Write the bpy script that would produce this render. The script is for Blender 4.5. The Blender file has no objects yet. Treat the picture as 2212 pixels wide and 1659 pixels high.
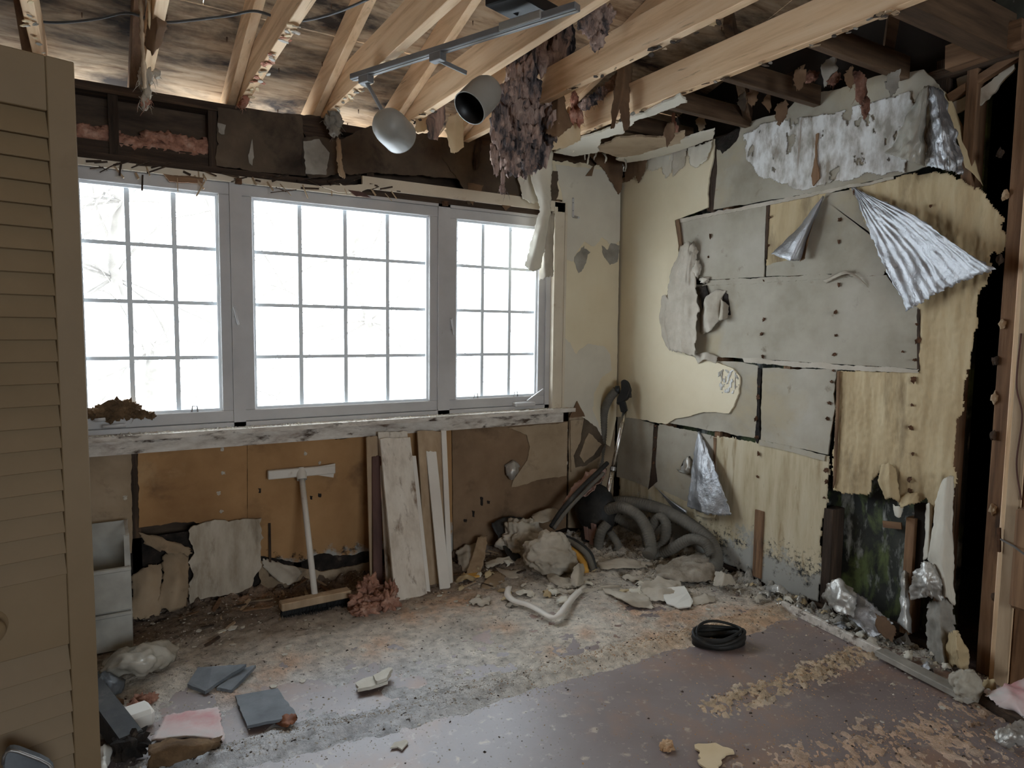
import bpy, bmesh, math, random
from mathutils import Vector, Matrix, noise

sc = bpy.context.scene
COL = sc.collection
# ------------------------------------------------------------------ camera
F, IW, IH = 1464.78, 2212.0, 1659.0
YAW, PITCH, ROLL = math.radians(31.34), math.radians(4.645), math.radians(0.699)
CAM = Vector((-2.93, -3.455, 1.332))
fwd = Vector((math.sin(YAW) * math.cos(PITCH), math.cos(YAW) * math.cos(PITCH), -math.sin(PITCH)))
rgt0 = Vector((math.cos(YAW), -math.sin(YAW), 0))
up0 = rgt0.cross(fwd)
RGT = math.cos(ROLL) * rgt0 + math.sin(ROLL) * up0
UPV = -math.sin(ROLL) * rgt0 + math.cos(ROLL) * up0
cd = bpy.data.cameras.new('camera')
cam = bpy.data.objects.new('camera', cd)
COL.objects.link(cam)
cd.sensor_fit = 'HORIZONTAL'; cd.sensor_width = 36.0; cd.lens = F / IW * 36.0
cd.clip_start = 0.02; cd.clip_end = 300
m3 = Matrix((RGT, UPV, -fwd)).transposed()
cam.matrix_world = Matrix.Translation(CAM) @ m3.to_4x4()
sc.camera = cam
# ------------------------------------------------------------------ world, daylight, exposure
world = bpy.data.worlds.new('overcast_sky'); sc.world = world
world.use_nodes = True
wn = world.node_tree.nodes
bg = wn['Background']
bg.inputs[0].default_value = (0.84, 0.93, 1.0, 1)
bg.inputs[1].default_value = 9.0
sc.view_settings.view_transform = 'Standard'
sc.view_settings.look = 'None'
sc.view_settings.exposure = 0.6
sc.view_settings.gamma = 1.0
sc.view_settings.use_curve_mapping = False
sc.cycles.max_bounces = 8
sc.cycles.diffuse_bounces = 5
sc.cycles.transparent_max_bounces = 12
sc.cycles.caustics_reflective = False
sc.cycles.caustics_refractive = False
sc.cycles.sample_clamp_indirect = 6.0

def portal(name, loc, rot, sx, sy):
    # guides the sky's light through an opening; gives off nothing itself
    l = bpy.data.lights.new(name, 'AREA'); l.shape = 'RECTANGLE'; l.size = sx; l.size_y = sy
    l.cycles.is_portal = True
    o = bpy.data.objects.new(name, l); COL.objects.link(o)
    o.location = loc; o.rotation_euler = rot
    return o
portal('daylight_portal', (-1.84, 0.16, 1.46), (math.radians(-90), 0, 0), 2.7, 1.3)
portal('daylight_portal', (-2.2, -6.46, 1.45), (math.radians(90), 0, 0), 2.0, 1.2)

# ------------------------------------------------------------------ pixel -> point on a real plane
def ray(x, y):
    return fwd + RGT * ((x - IW / 2) / F) + UPV * ((IH / 2 - y) / F)
def on(ax, x, y, v):
    d = ray(x, y)
    return CAM + d * ((v - CAM[ax]) / d[ax])
def PX(x, y, v=0.0): return on(0, x, y, v)
def PY(x, y, v=0.0): return on(1, x, y, v)
def PZ(x, y, v=0.0): return on(2, x, y, v)

# ------------------------------------------------------------------ objects
def new_obj(name, verts, faces, mat, parent=None, smooth=False, loc=None, cols=None):
    vs = [Vector(v) for v in verts]
    if parent is None:
        if loc is None:
            lo = Vector((min(v.x for v in vs), min(v.y for v in vs), min(v.z for v in vs)))
            hi = Vector((max(v.x for v in vs), max(v.y for v in vs), max(v.z for v in vs)))
            loc = Vector(((lo.x + hi.x) / 2, (lo.y + hi.y) / 2, lo.z))
        base = Vector(loc)
    else:
        base = abs_loc(parent)
    me = bpy.data.meshes.new(name)
    me.from_pydata([tuple(v - base) for v in vs], [], faces)
    me.validate()
    if smooth:
        me.polygons.foreach_set('use_smooth', [True] * len(me.polygons))
    if cols:
        a = me.color_attributes.new('tint', 'FLOAT_COLOR', 'POINT')
        for i, c in enumerate(cols):
            a.data[i].color = (c[0], c[1], c[2], 1)
    me.materials.append(mat)
    o = bpy.data.objects.new(name, me)
    COL.objects.link(o)
    if parent is None:
        o.location = base
    else:
        o.parent = parent
    return o
def abs_loc(o):
    v = Vector((0, 0, 0))
    while o is not None:
        v += o.location; o = o.parent
    return v
def tag(o, label, cat=None, group=None, kind=None):
    if label: o['label'] = label
    if cat: o['category'] = cat
    if group: o['group'] = group
    if kind: o['kind'] = kind
    return o
def thing(name, label, cat, loc, group=None):
    o = bpy.data.objects.new(name, None); COL.objects.link(o)
    o.location = loc; o.empty_display_size = 0.05
    return tag(o, label, cat, group)
def structure(name, loc=(0, 0, 0), label=None):
    o = bpy.data.objects.new(name, None); COL.objects.link(o)
    o.location = loc; o['kind'] = 'structure'
    if label: o['label'] = label
    return o

# ------------------------------------------------------------------ geometry helpers
class MB:
    def __init__(s): s.v = []; s.f = []
    def add(s, vs, fs):
        n = len(s.v); s.v += [Vector(v) for v in vs]; s.f += [tuple(i + n for i in f) for f in fs]
        return s
    def box(s, lo, hi):
        x0, y0, z0 = lo; x1, y1, z1 = hi
        return s.add([(x0, y0, z0), (x1, y0, z0), (x1, y1, z0), (x0, y1, z0), (x0, y0, z1), (x1, y0, z1), (x1, y1, z1), (x0, y1, z1)],
                     [(0, 3, 2, 1), (4, 5, 6, 7), (0, 1, 5, 4), (1, 2, 6, 5), (2, 3, 7, 6), (3, 0, 4, 7)])
    def obb(s, c, ax, ay, az):   # centre and half-axes
        c, ax, ay, az = Vector(c), Vector(ax), Vector(ay), Vector(az)
        return s.add([c - ax - ay - az, c + ax - ay - az, c + ax + ay - az, c - ax + ay - az, c - ax - ay + az, c + ax - ay + az, c + ax + ay + az, c - ax + ay + az],
                     [(0, 3, 2, 1), (4, 5, 6, 7), (0, 1, 5, 4), (1, 2, 6, 5), (2, 3, 7, 6), (3, 0, 4, 7)])
    def bar(s, a, b, w, h, up=(0, 0, 1)):   # square bar from a to b
        a, b = Vector(a), Vector(b); d = b - a; L = d.length; d.normalize()
        r = d.cross(Vector(up))
        if r.length < 1e-4: r = d.cross(Vector((1, 0, 0)))
        r.normalize(); u = r.cross(d)
        return s.obb((a + b) / 2, d * L / 2, r * w / 2, u * h / 2)
    def prism(s, pts, off):      # closed 3D outline, pushed along off
        n = len(pts); off = Vector(off)
        return s.add([Vector(p) for p in pts] + [Vector(p) + off for p in pts],
                     [tuple(range(n)), tuple(range(2 * n - 1, n - 1, -1))] + [(i, i + n, (i + 1) % n + n, (i + 1) % n) for i in range(n)])
    def tube(s, pts, rad, sides=10, cap=True):
        pts = [Vector(p) for p in pts]; n = len(pts)
        rs = rad if isinstance(rad, (list, tuple)) else [rad] * n
        t0 = (pts[1] - pts[0]).normalized()
        r = t0.orthogonal().normalized()
        vs = []; prev = t0
        for i, p in enumerate(pts):
            t = (pts[min(i + 1, n - 1)] - pts[max(i - 1, 0)])
            t = t.normalized() if t.length > 1e-9 else prev
            q = prev.rotation_difference(t); r = q @ r; r = (r - t * r.dot(t)).normalized(); u = t.cross(r); prev = t
            for k in range(sides):
                a = 2 * math.pi * k / sides
                vs.append(p + (r * math.cos(a) + u * math.sin(a)) * rs[i])
        fs = [(i * sides + k, i * sides + (k + 1) % sides, (i + 1) * sides + (k + 1) % sides, (i + 1) * sides + k) for i in range(n - 1) for k in range(sides)]
        if cap:
            fs += [tuple(range(sides - 1, -1, -1)), tuple((n - 1) * sides + k for k in range(sides))]
        return s.add(vs, fs)
    def lathe(s, prof, c, axis, sides=24):   # prof: (radius, distance along axis)
        c, axis = Vector(c), Vector(axis).normalized()
        r = axis.orthogonal().normalized(); u = axis.cross(r)
        vs = [c + axis * h + (r * math.cos(2 * math.pi * k / sides) + u * math.sin(2 * math.pi * k / sides)) * q for q, h in prof for k in range(sides)]
        fs = [(i * sides + k, i * sides + (k + 1) % sides, (i + 1) * sides + (k + 1) % sides, (i + 1) * sides + k) for i in range(len(prof) - 1) for k in range(sides)]
        return s.add(vs, fs)
    def build(s, name, mat, parent=None, smooth=False, loc=None, bevel=0, solid=0):
        o = new_obj(name, s.v, s.f, mat, parent, smooth, loc)
        if solid:
            md = o.modifiers.new('thickness', 'SOLIDIFY'); md.thickness = solid; md.offset = 0
        if bevel:
            md = o.modifiers.new('edge', 'BEVEL'); md.width = bevel; md.segments = 1; md.limit_method = 'ANGLE'
        return o

def crom(pts, n):
    """smooth curve through pts, n points"""
    pts = [Vector(p) for p in pts]
    if len(pts) == 2:
        return [pts[0].lerp(pts[1], i / (n - 1)) for i in range(n)]
    P = [2 * pts[0] - pts[1]] + pts + [2 * pts[-1] - pts[-2]]
    out = []
    for i in range(n):
        t = i / (n - 1) * (len(pts) - 1); k = min(int(t), len(pts) - 2); t -= k
        a, b, c, d = P[k], P[k + 1], P[k + 2], P[k + 3]
        out.append(0.5 * ((2 * b) + (c - a) * t + (2 * a - 5 * b + 4 * c - d) * t * t + (3 * b - a - 3 * c + d) * t ** 3))
    return out
def lerpl(pts, n):
    pts = [Vector(p) for p in pts]; out = []
    for i in range(n):
        t = i / (n - 1) * (len(pts) - 1); k = min(int(t), len(pts) - 2); out.append(pts[k].lerp(pts[k + 1], t - k))
    return out
def nz(x, y=0.0, z=0.0): return noise.noise(Vector((x, y, z)))
def fbm(p, o=4): return noise.fractal(p, 1.0, 2.0, o)

def ragged(pts, step, amp, seed):
    """closed 3D outline whose edges are torn: fractal jitter in the outline's plane; a point may carry its edge's own amplitude"""
    rnd = random.Random(seed); out = []
    P = [Vector(p[0]) if isinstance(p, tuple) and len(p) == 2 and not isinstance(p[0], (int, float)) else Vector(p) for p in pts]
    A = [p[1] if isinstance(p, tuple) and len(p) == 2 and not isinstance(p[0], (int, float)) else amp for p in pts]
    nrm = Vector((0, 0, 0))
    for i in range(len(P)):
        nrm += P[i].cross(P[(i + 1) % len(P)])
    nrm.normalize()
    for i in range(len(P)):
        a, b = P[i], P[(i + 1) % len(P)]
        d = b - a; L = d.length
        if L < 1e-6: continue
        k = max(1, int(L / step)); s = nrm.cross(d.normalized())
        ph = rnd.uniform(0, 100)
        for j in range(k):
            t = j / k
            e = min(1, 4 * min(t, 1 - t) + 0.15)
            o = (nz(ph + L * t * 9) * 1.1 + nz(ph + L * t * 31, 5) * .6 + nz(ph + L * t * 90, 9) * .45) * A[i] * 2 * e if A[i] else 0
            out.append(a + d * t + s * o)
    return out

def plate(name, ax, pix, d0, d1, mat, parent=None, amp=.004, step=.012, seed=0):
    """a flat torn piece lying on wall plane ax, outline given where its front face shows in the photograph; d0 front, d1 back offset"""
    P = [((on(ax, q[0], q[1], d0)), q[2]) if len(q) > 2 else on(ax, q[0], q[1], d0) for q in pix]
    pts = ragged(P, step, amp, seed)
    off = Vector((0, 0, 0)); off[ax] = d1 - d0
    return MB().prism(pts, off).build(name, mat, parent)

def sheet(name, rows, mat, parent=None, nu=24, nv=24, amp=.01, freq=8, edge=.004, seed=0, thick=.0012, smooth=True, fold=None, loc=None, lin=False):
    """bent, crumpled sheet through a net of 3D control points (rows of equal length)"""
    cv = lerpl if lin else crom
    R = [cv(r, nu) for r in rows]
    G = [cv([r[i] for r in R], nv) for i in range(nu)]      # G[u][v]
    vs = []
    rnd = random.Random(seed)
    for v in range(nv):
        for u in range(nu):
            p = G[u][v]
            du = G[min(u + 1, nu - 1)][v] - G[max(u - 1, 0)][v]; dv = G[u][min(v + 1, nv - 1)] - G[u][max(v - 1, 0)]
            n = du.cross(dv)
            n = n.normalized() if n.length > 1e-9 else Vector((0, 0, 1))
            q = p * freq + Vector((seed * 7.3, seed * 3.1, 0))
            h = abs(nz(q.x, q.y, q.z)) * 1.4 - .35 + .5 * nz(q.x * 2.3, q.y * 2.3, q.z * 2.3) + .2 * nz(q.x * 6, q.y * 6, q.z * 6)
            if fold: h += fold(u / (nu - 1), v / (nv - 1))
            p = p + n * h * amp
            if edge and (u in (0, nu - 1) or v in (0, nv - 1)):
                p = p + du.normalized() * rnd.uniform(-edge, edge) + dv.normalized() * rnd.uniform(-edge, edge) if du.length > 1e-9 and dv.length > 1e-9 else p
            vs.append(p)
    fs = [(v * nu + u, v * nu + u + 1, (v + 1) * nu + u + 1, (v + 1) * nu + u) for v in range(nv - 1) for u in range(nu - 1)]
    o = new_obj(name, vs, fs, mat, parent, smooth, loc)
    if thick:
        md = o.modifiers.new('thickness', 'SOLIDIFY'); md.thickness = thick; md.offset = 0
    return o

_ico = {}
def ico(sub):
    if sub not in _ico:
        bm = bmesh.new(); bmesh.ops.create_icosphere(bm, subdivisions=sub, radius=1)
        bm.verts.ensure_lookup_table()
        _ico[sub] = ([v.co.copy() for v in bm.verts], [tuple(v.index for v in f.verts) for f in bm.faces]); bm.free()
    return _ico[sub]
def blob(mb, c, r, amp=.25, freq=2.0, sub=3, seed=0, flat=None, rot=None, ridge=0):
    vs, fs = ico(sub); c = Vector(c); r = Vector(r) if not isinstance(r, (int, float)) else Vector((r, r, r)); out = []
    for v in vs:
        k = 1 + amp * (fbm(v * freq + Vector((seed * 5.1, seed, 0)), 4) * 1.2)
        if ridge:
            q = v * freq * 1.3 + Vector((seed * 3.7, seed * 1.9, 4))
            k += ridge * (abs(nz(q.x, q.y, q.z)) + .5 * abs(nz(q.x * 2.6, q.y * 2.6, q.z * 2.6)) + .25 * abs(nz(q.x * 6, q.y * 6, q.z * 6)) - .3)
        p = Vector((v.x * r.x, v.y * r.y, v.z * r.z)) * k
        if rot: p = rot @ p
        p = c + p
        if flat is not None: p.z = max(p.z, flat)
        out.append(p)
    return mb.add(out, fs)

# ------------------------------------------------------------------ materials
def mat(name, cols, scale=4, detail=8, stretch=(1, 1, 1), rough=.8, bump=.2, bscale=None, metal=0, spots=None, spots2=None, coords='pos', spec=.3, dist=.004, rough2=None, distort=0.0, tint=False, trans=0, lines=None, coat=0):
    """procedural surface: noise-ramped colour, fine relief, optional blotches. cols: [(pos,(r,g,b)),...]; spots: (colour, scale, lo, hi)"""
    m = bpy.data.materials.new(name); m.use_nodes = True
    t = m.node_tree; N, L = t.nodes, t.links
    b = N['Principled BSDF']
    b.inputs['Roughness'].default_value = rough; b.inputs['Metallic'].default_value = metal
    b.inputs['Specular IOR Level'].default_value = spec
    if coords == 'pos': src = N.new('ShaderNodeNewGeometry').outputs['Position']
    else: src = N.new('ShaderNodeTexCoord').outputs['Object']
    mp = N.new('ShaderNodeMapping'); mp.inputs['Scale'].default_value = stretch
    L.new(src, mp.inputs['Vector'])
    def ns(sc_, det=8, ds=0.0, vec=None):
        n = N.new('ShaderNodeTexNoise'); n.inputs['Scale'].default_value = sc_; n.inputs['Detail'].default_value = det
        n.inputs['Roughness'].default_value = .62; n.inputs['Distortion'].default_value = ds
        L.new(vec or mp.outputs['Vector'], n.inputs['Vector']); return n.outputs['Fac']
    f = ns(scale, detail, distort)
    r = N.new('ShaderNodeValToRGB'); e = r.color_ramp.elements
    e[0].position, e[0].color = cols[0][0], (*cols[0][1], 1)
    e[1].position, e[1].color = cols[-1][0], (*cols[-1][1], 1)
    for p, c in cols[1:-1]:
        k = e.new(p); k.color = (*c, 1)
    L.new(f, r.inputs['Fac']); out = r.outputs['Color']
    def mix(fac, a, c, typ='MIX'):
        x = N.new('ShaderNodeMix'); x.data_type = 'RGBA'; x.blend_type = typ
        if isinstance(fac, (int, float)): x.inputs[0].default_value = fac
        else: L.new(fac, x.inputs[0])
        L.new(a, x.inputs[6])
        if isinstance(c, tuple): x.inputs[7].default_value = (*c, 1)
        else: L.new(c, x.inputs[7])
        return x.outputs[2]
    if tint:
        at = N.new('ShaderNodeAttribute'); at.attribute_name = 'tint'
        out = mix(1.0, out, at.outputs['Color'], 'MULTIPLY')
    def ramp(fac, lo, hi):
        x = N.new('ShaderNodeMapRange'); x.inputs[1].default_value = lo; x.inputs[2].default_value = hi
        L.new(fac, x.inputs[0]); return x.outputs[0]
    masks = []
    for sp in (spots, spots2):
        if sp:
            vec = None
            if len(sp) > 4:
                mm = N.new('ShaderNodeMapping'); mm.inputs['Scale'].default_value = sp[4]; L.new(src, mm.inputs['Vector']); vec = mm.outputs['Vector']
                if len(sp) > 5: mm.inputs['Location'].default_value = sp[5]
            k = ramp(ns(sp[1], 9, .3, vec), sp[2], sp[3]); masks.append(k)
            out = mix(k, out, sp[0])
    if lines:   # (colour, axis scale vector, lo, hi): thin dark streaks
        mm = N.new('ShaderNodeMapping'); mm.inputs['Scale'].default_value = lines[1]; L.new(src, mm.inputs['Vector'])
        k = ramp(ns(1.0, 6, .2, mm.outputs['Vector']), lines[2], lines[3]); out = mix(k, out, lines[0])
    L.new(out, b.inputs['Base Color'])
    if bump:
        bp = N.new('ShaderNodeBump'); bp.inputs['Strength'].default_value = bump; bp.inputs['Distance'].default_value = dist
        L.new(ns(bscale or scale * 6, 8), bp.inputs['Height']); L.new(bp.outputs['Normal'], b.inputs['Normal'])
    if rough2 is not None:
        L.new(ramp_to(N, L, f, rough, rough2), b.inputs['Roughness'])
    if coat:
        b.inputs['Coat Weight'].default_value = coat; b.inputs['Coat Roughness'].default_value = .4
    if trans:
        b.inputs['Transmission Weight'].default_value = trans
    return m
def ramp_to(N, L, fac, a, c):
    x = N.new('ShaderNodeMapRange'); x.inputs[1].default_value = .3; x.inputs[2].default_value = .7
    x.inputs[3].default_value = a; x.inputs[4].default_value = c
    L.new(fac, x.inputs[0]); return x.outputs[0]

M = {}
# raw framing timber: grain runs along Y (joists, rafters), Z (posts, boards) or X (blocking)
for ax, st in (('x', (1, 14, 14)), ('y', (14, 1, 14)), ('z', (14, 14, 1))):
    M['pine_' + ax] = mat('pine_' + ax, [(.28, (.5, .29, .15)), (.5, (.76, .53, .32)), (.72, (.84, .63, .42))], 1.6, 9, st, .75, .15, 8, spots=((.2, .11, .06), 3.5, .64, .76), distort=.4)
    M['oldpine_' + ax] = mat('oldpine_' + ax, [(.25, (.085, .045, .025)), (.5, (.2, .11, .058)), (.75, (.31, .185, .1))], 1.6, 9, st, .8, .3, 8, spots=((.03, .02, .015), 2.5, .55, .75), distort=.4)
    M['rot_' + ax] = mat('rot_' + ax, [(.3, (.02, .014, .01)), (.55, (.06, .038, .025)), (.75, (.14, .085, .05))], 2.2, 10, st, .9, .6, 10, dist=.01, distort=.6)
M['deck'] = mat('deck', [(.3, (.2, .115, .06)), (.48, (.46, .32, .195)), (.7, (.62, .47, .32))], 2.0, 9, (1.6, 10, 10), .85, .15, 8,
                spots=((.028, .017, .011), 1.3, .48, .64, (1.3, 3.2, 3.2)), spots2=((.14, .07, .035), 7, .58, .74, (1, 6, 6)), distort=.5)
M['dark_timber'] = mat('dark_timber', [(.3, (.03, .02, .014)), (.6, (.085, .055, .035)), (.8, (.14, .095, .06))], 2, 9, (2, 9, 9), .85, .4, 9, dist=.006)
M['sheathing'] = mat('sheathing', [(.3, (.014, .015, .013)), (.6, (.045, .047, .038)), (.8, (.09, .09, .07))], 5, 9, (1, 1, 1), .6, .3,
                     spots=((.13, .165, .06), 3.2, .5, .64, (1, 3.0, 1.4)), spots2=((.45, .46, .42), 7, .55, .72, (1, 2.5, .9)))
M['lath'] = mat('lath', [(.3, (.26, .225, .17)), (.5, (.375, .335, .265)), (.7, (.455, .415, .345))], 2.4, 10, (1, 1, 1), .9, .2, 40,
                spots=((.17, .135, .095), 11, .63, .76), spots2=((.4, .33, .22), 1.6, .53, .68))
M['plaster'] = mat('plaster', [(.3, (.61, .51, .34)), (.5, (.68, .585, .41)), (.7, (.73, .645, .475))], 1.4, 8, (1, 1, 1), .7, .05, 30,
                   spots=((.44, .32, .17), 2.4, .64, .86, (1, 1, .5)), spots2=((.3, .24, .15), 30, .74, .8))
M['paint_peel'] = mat('paint_peel', [(.3, (.55, .5, .41)), (.6, (.63, .58, .48)), (.8, (.7, .66, .57))], 3, 8, (1, 1, 1), .75, .2, 20, spots=((.36, .29, .2), 6, .62, .8))
M['grey_mould'] = mat('grey_mould', [(.3, (.2, .18, .15)), (.7, (.38, .35, .3))], 9, 9, (1, 1, 1), .9, .4, 30)
M['whitewash'] = mat('whitewash', [(.36, (.34, .31, .26)), (.47, (.55, .52, .475)), (.6, (.76, .75, .72))], 7, 10, (1, 2.2, 1), .9, .5, 22, dist=.006,
                     lines=((.24, .17, .115), (1, 15, 1.0), .62, .7), spots=((.3, .255, .2), 4, .56, .66, (1, 2.5, 1)))
M['dark_brown_timber'] = mat('dark_brown_timber', [(.3, (.045, .026, .015)), (.55, (.11, .065, .036)), (.75, (.19, .115, .065))], 2, 9, (1, 12, 12), .85, .3, 9)
M['kraft'] = mat('kraft', [(.3, (.37, .27, .145)), (.5, (.49, .375, .215)), (.72, (.57, .46, .285))], 2.2, 8, (1, 5, 1), .75, .3, 12, dist=.006,
                 spots=((.12, .078, .04), 2.4, .55, .75, (1, 2.6, .8)), spots2=((.1, .065, .03), 22, .68, .76))
M['foil'] = mat('foil', [(.3, (.28, .28, .285)), (.55, (.48, .48, .49)), (.75, (.62, .62, .63))], 5, 9, (1, 1, 1), .36, .8, 16, metal=.9, dist=.012, rough2=.58, spots=((.22, .19, .14), 9, .66, .76))
M['old_foil'] = mat('old_foil', [(.3, (.33, .3, .26)), (.55, (.6, .58, .54)), (.75, (.76, .74, .7))], 7, 9, (1, 1, 1), .35, .7, 22, metal=.55, dist=.01, spots=((.28, .2, .1), 6, .56, .7))
M['paper'] = mat('paper', [(.3, (.34, .29, .225)), (.55, (.48, .425, .345)), (.75, (.58, .525, .44))], 5, 8, (1, 1, 1), .9, .3, 25)
M['brown_paper'] = mat('brown_paper', [(.3, (.09, .05, .03)), (.55, (.17, .1, .055)), (.75, (.26, .16, .09))], 4, 8, (1, 1, 1), .9, .3, 25)
M['wet_board'] = mat('wet_board', [(.3, (.24, .125, .05)), (.5, (.36, .2, .085)), (.72, (.46, .27, .125))], 1.8, 9, (1, 1, 1), .85, .12, 30,
                     spots=((.1, .05, .025), 3.2, .58, .8), spots2=((.5, .36, .2), 2.0, .62, .84))
M['wet_board_grey'] = mat('wet_board_grey', [(.3, (.2, .14, .085)), (.5, (.34, .25, .16)), (.72, (.44, .34, .235))], 2.4, 9, (1, 1, 1), .85, .15, 30, spots=((.1, .065, .04), 5, .58, .75))
M['mould_black'] = mat('mould_black', [(.35, (.008, .007, .006)), (.6, (.03, .022, .017)), (.75, (.16, .12, .09))], 14, 10, (1, 1, 1), .95, .8, 60, dist=.006)
M['header_board'] = mat('header_board', [(.3, (.05, .035, .024)), (.55, (.1, .072, .048)), (.75, (.17, .125, .085))], 3, 9, (1, 1, 1), .9, .3, 20, spots=((.025, .017, .012), 4, .55, .7))
M['vinyl'] = mat('vinyl', [(.35, (.43, .41, .395)), (.65, (.52, .5, .485))], 3, 6, (1, 1, 1), .45, .05, 20, spots=((.25, .2, .15), 16, .68, .77))
M['grille'] = mat('grille', [(.3, (.76, .8, .83)), (.7, (.82, .86, .88))], 3, 5, (1, 1, 1), .5, 0)
M['sill_paint'] = mat('sill_paint', [(.3, (.4, .34, .28)), (.5, (.6, .54, .47)), (.7, (.72, .67, .6))], 6, 10, (2, 6, 6), .7, .4, 30, dist=.005,
                      spots=((.07, .045, .03), 9, .54, .66, (1, 3, 3)), spots2=((.2, .12, .08), 3, .56, .72, (1, 3, 3)))
M['trim_paint'] = mat('trim_paint', [(.3, (.52, .44, .33)), (.7, (.66, .58, .46))], 3, 7, (1, 1, 1), .6, .08, 20, spots=((.4, .3, .2), 7, .62, .75))
M['shaded_door_paint'] = mat('shaded_door_paint', [(.3, (.185, .125, .065)), (.7, (.23, .16, .088))], 2, 6, (1, 1, 1), .55, .05, 20, spots=((.14, .095, .05), 3, .6, .85))  # cream paint darkened all over; the door's shade is put into its colour
M['lino'] = mat('lino', [(.3, (.15, .105, .098)), (.5, (.2, .155, .148)), (.7, (.26, .21, .2))], 2.2, 10, (1, 1, 1), .42, .06, 60, spec=.9, rough2=.56, coat=.3,
                spots=((.29, .165, .11), 2.6, .5, .68), spots2=((.42, .33, .26), 26, .58, .7))
M['dust'] = mat('dust', [(.3, (.9, .9, .9)), (.5, (1.5, 1.5, 1.5)), (.7, (1.95, 1.95, 1.95))], 22, 10, (1, 1, 1), .95, 1.0, 70, dist=.02, tint=True,
                spots=((.07, .052, .04), 48, .6, .7), spots2=((.62, .58, .52), 75, .66, .74))
M['crumb'] = mat('crumb', [(.3, (.22, .17, .12)), (.5, (.42, .36, .29)), (.7, (.62, .57, .5))], 30, 4, (1, 1, 1), .95, .3, 60)
M['crumb_dark'] = mat('crumb_dark', [(.3, (.025, .02, .016)), (.6, (.08, .055, .04)), (.8, (.2, .15, .11))], 25, 4, (1, 1, 1), .95, .3, 60)
M['sawdust'] = mat('sawdust', [(.3, (.26, .13, .06)), (.5, (.46, .28, .15)), (.7, (.6, .42, .26))], 30, 4, (1, 1, 1), .95, .3, 60)
M['flake'] = mat('flake', [(.3, (.5, .46, .38)), (.7, (.68, .64, .56))], 10, 6, (1, 1, 1), .85, .3, 40, coords='obj', spots=((.3, .24, .18), 20, .62, .72))
M['pink_wool'] = mat('pink_wool', [(.3, (.36, .13, .085)), (.5, (.55, .25, .17)), (.7, (.68, .42, .32))], 16, 10, (1, 1, 1), 1, .9, 60, dist=.012)
M['mouldy_wool'] = mat('mouldy_wool', [(.36, (.035, .032, .036)), (.44, (.17, .14, .135)), (.52, (.48, .33, .27)), (.66, (.74, .57, .48))], 5, 10, (2.6, 2.6, .8), 1, .9, 60, dist=.014, distort=.5)
M['orange_wool'] = mat('orange_wool', [(.3, (.22, .1, .065)), (.5, (.4, .2, .135)), (.7, (.56, .36, .27))], 22, 10, (1, 1, 1), 1, .9, 70, dist=.01)
M['rust_wool'] = mat('rust_wool', [(.3, (.1, .045, .03)), (.5, (.22, .1, .065)), (.7, (.36, .2, .14))], 20, 10, (1, 1, 1), 1, .9, 60, dist=.012)
M['white_metal'] = mat('white_metal', [(.3, (.23, .215, .19)), (.7, (.3, .285, .255))], 4, 6, (1, 1, 1), .42, .04, 30, spots=((.12, .1, .08), 30, .68, .74))
M['track_grey'] = mat('track_grey', [(.3, (.12, .12, .12)), (.7, (.19, .185, .18))], 4, 6, (1, 1, 1), .5, .04, 30)
M['black'] = mat('black', [(.3, (.008, .008, .008)), (.7, (.02, .02, .02))], 8, 6, (1, 1, 1), .4, .1, 30)
M['black_dusty'] = mat('black_dusty', [(.35, (.012, .012, .012)), (.6, (.04, .037, .033)), (.8, (.14, .12, .1))], 8, 8, (1, 1, 1), .6, .2, 30)
M['rubber'] = mat('rubber', [(.3, (.01, .01, .01)), (.6, (.025, .023, .02)), (.8, (.09, .07, .055))], 12, 8, (1, 1, 1), .55, .2, 40)
M['hose'] = mat('hose', [(.3, (.1, .088, .072)), (.6, (.16, .145, .12)), (.8, (.23, .2, .165))], 7, 8, (1, 1, 1), .75, .15, 60)
M['chrome'] = mat('chrome', [(.35, (.35, .3, .25)), (.6, (.75, .73, .7)), (.8, (.85, .84, .82))], 9, 8, (4, 4, .6), .2, .15, 30, metal=1, spots=((.16, .09, .05), 14, .58, .68), rough2=.4)
M['white_board'] = mat('white_board', [(.3, (.45, .38, .3)), (.5, (.62, .55, .46)), (.7, (.72, .66, .57))], 3, 9, (5, 5, .9), .75, .3, 14,
                       spots=((.17, .1, .055), 4, .56, .7, (4, 4, .8)), spots2=((.1, .06, .035), 9, .64, .74, (2, 2, .6)))
M['white_strip'] = mat('white_strip', [(.3, (.6, .54, .47)), (.7, (.7, .65, .58))], 3, 7, (1, 1, 1), .6, .1, 20, spots=((.32, .22, .15), 8, .66, .78))
M['red_board'] = mat('red_board', [(.3, (.06, .025, .018)), (.7, (.12, .055, .04))], 3, 8, (6, 6, 1), .6, .2, 14)
M['tan_board'] = mat('tan_board', [(.3, (.3, .2, .115)), (.7, (.46, .34, .22))], 3, 8, (6, 6, .8), .75, .2, 14)
M['broom_plastic'] = mat('broom_plastic', [(.3, (.56, .5, .43)), (.7, (.66, .61, .54))], 4, 6, (1, 1, 1), .5, .05, 20, spots=((.3, .22, .15), 9, .64, .76))
M['slate'] = mat('slate', [(.3, (.09, .1, .11)), (.5, (.15, .165, .18)), (.7, (.21, .22, .235))], 7, 8, (1, 1, 1), .6, .3, 30, spots=((.3, .27, .24), 10, .62, .75))
M['pink_sheet'] = mat('pink_sheet', [(.36, (.6, .56, .53)), (.52, (.66, .52, .5)), (.66, (.62, .33, .33))], 6, 8, (1, 1, 1), .8, .3, 30)
M['bark'] = mat('bark', [(.3, (.05, .03, .015)), (.55, (.15, .09, .045)), (.75, (.26, .17, .09))], 10, 9, (1, 1, 1), .95, .8, 30, dist=.01)
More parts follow.
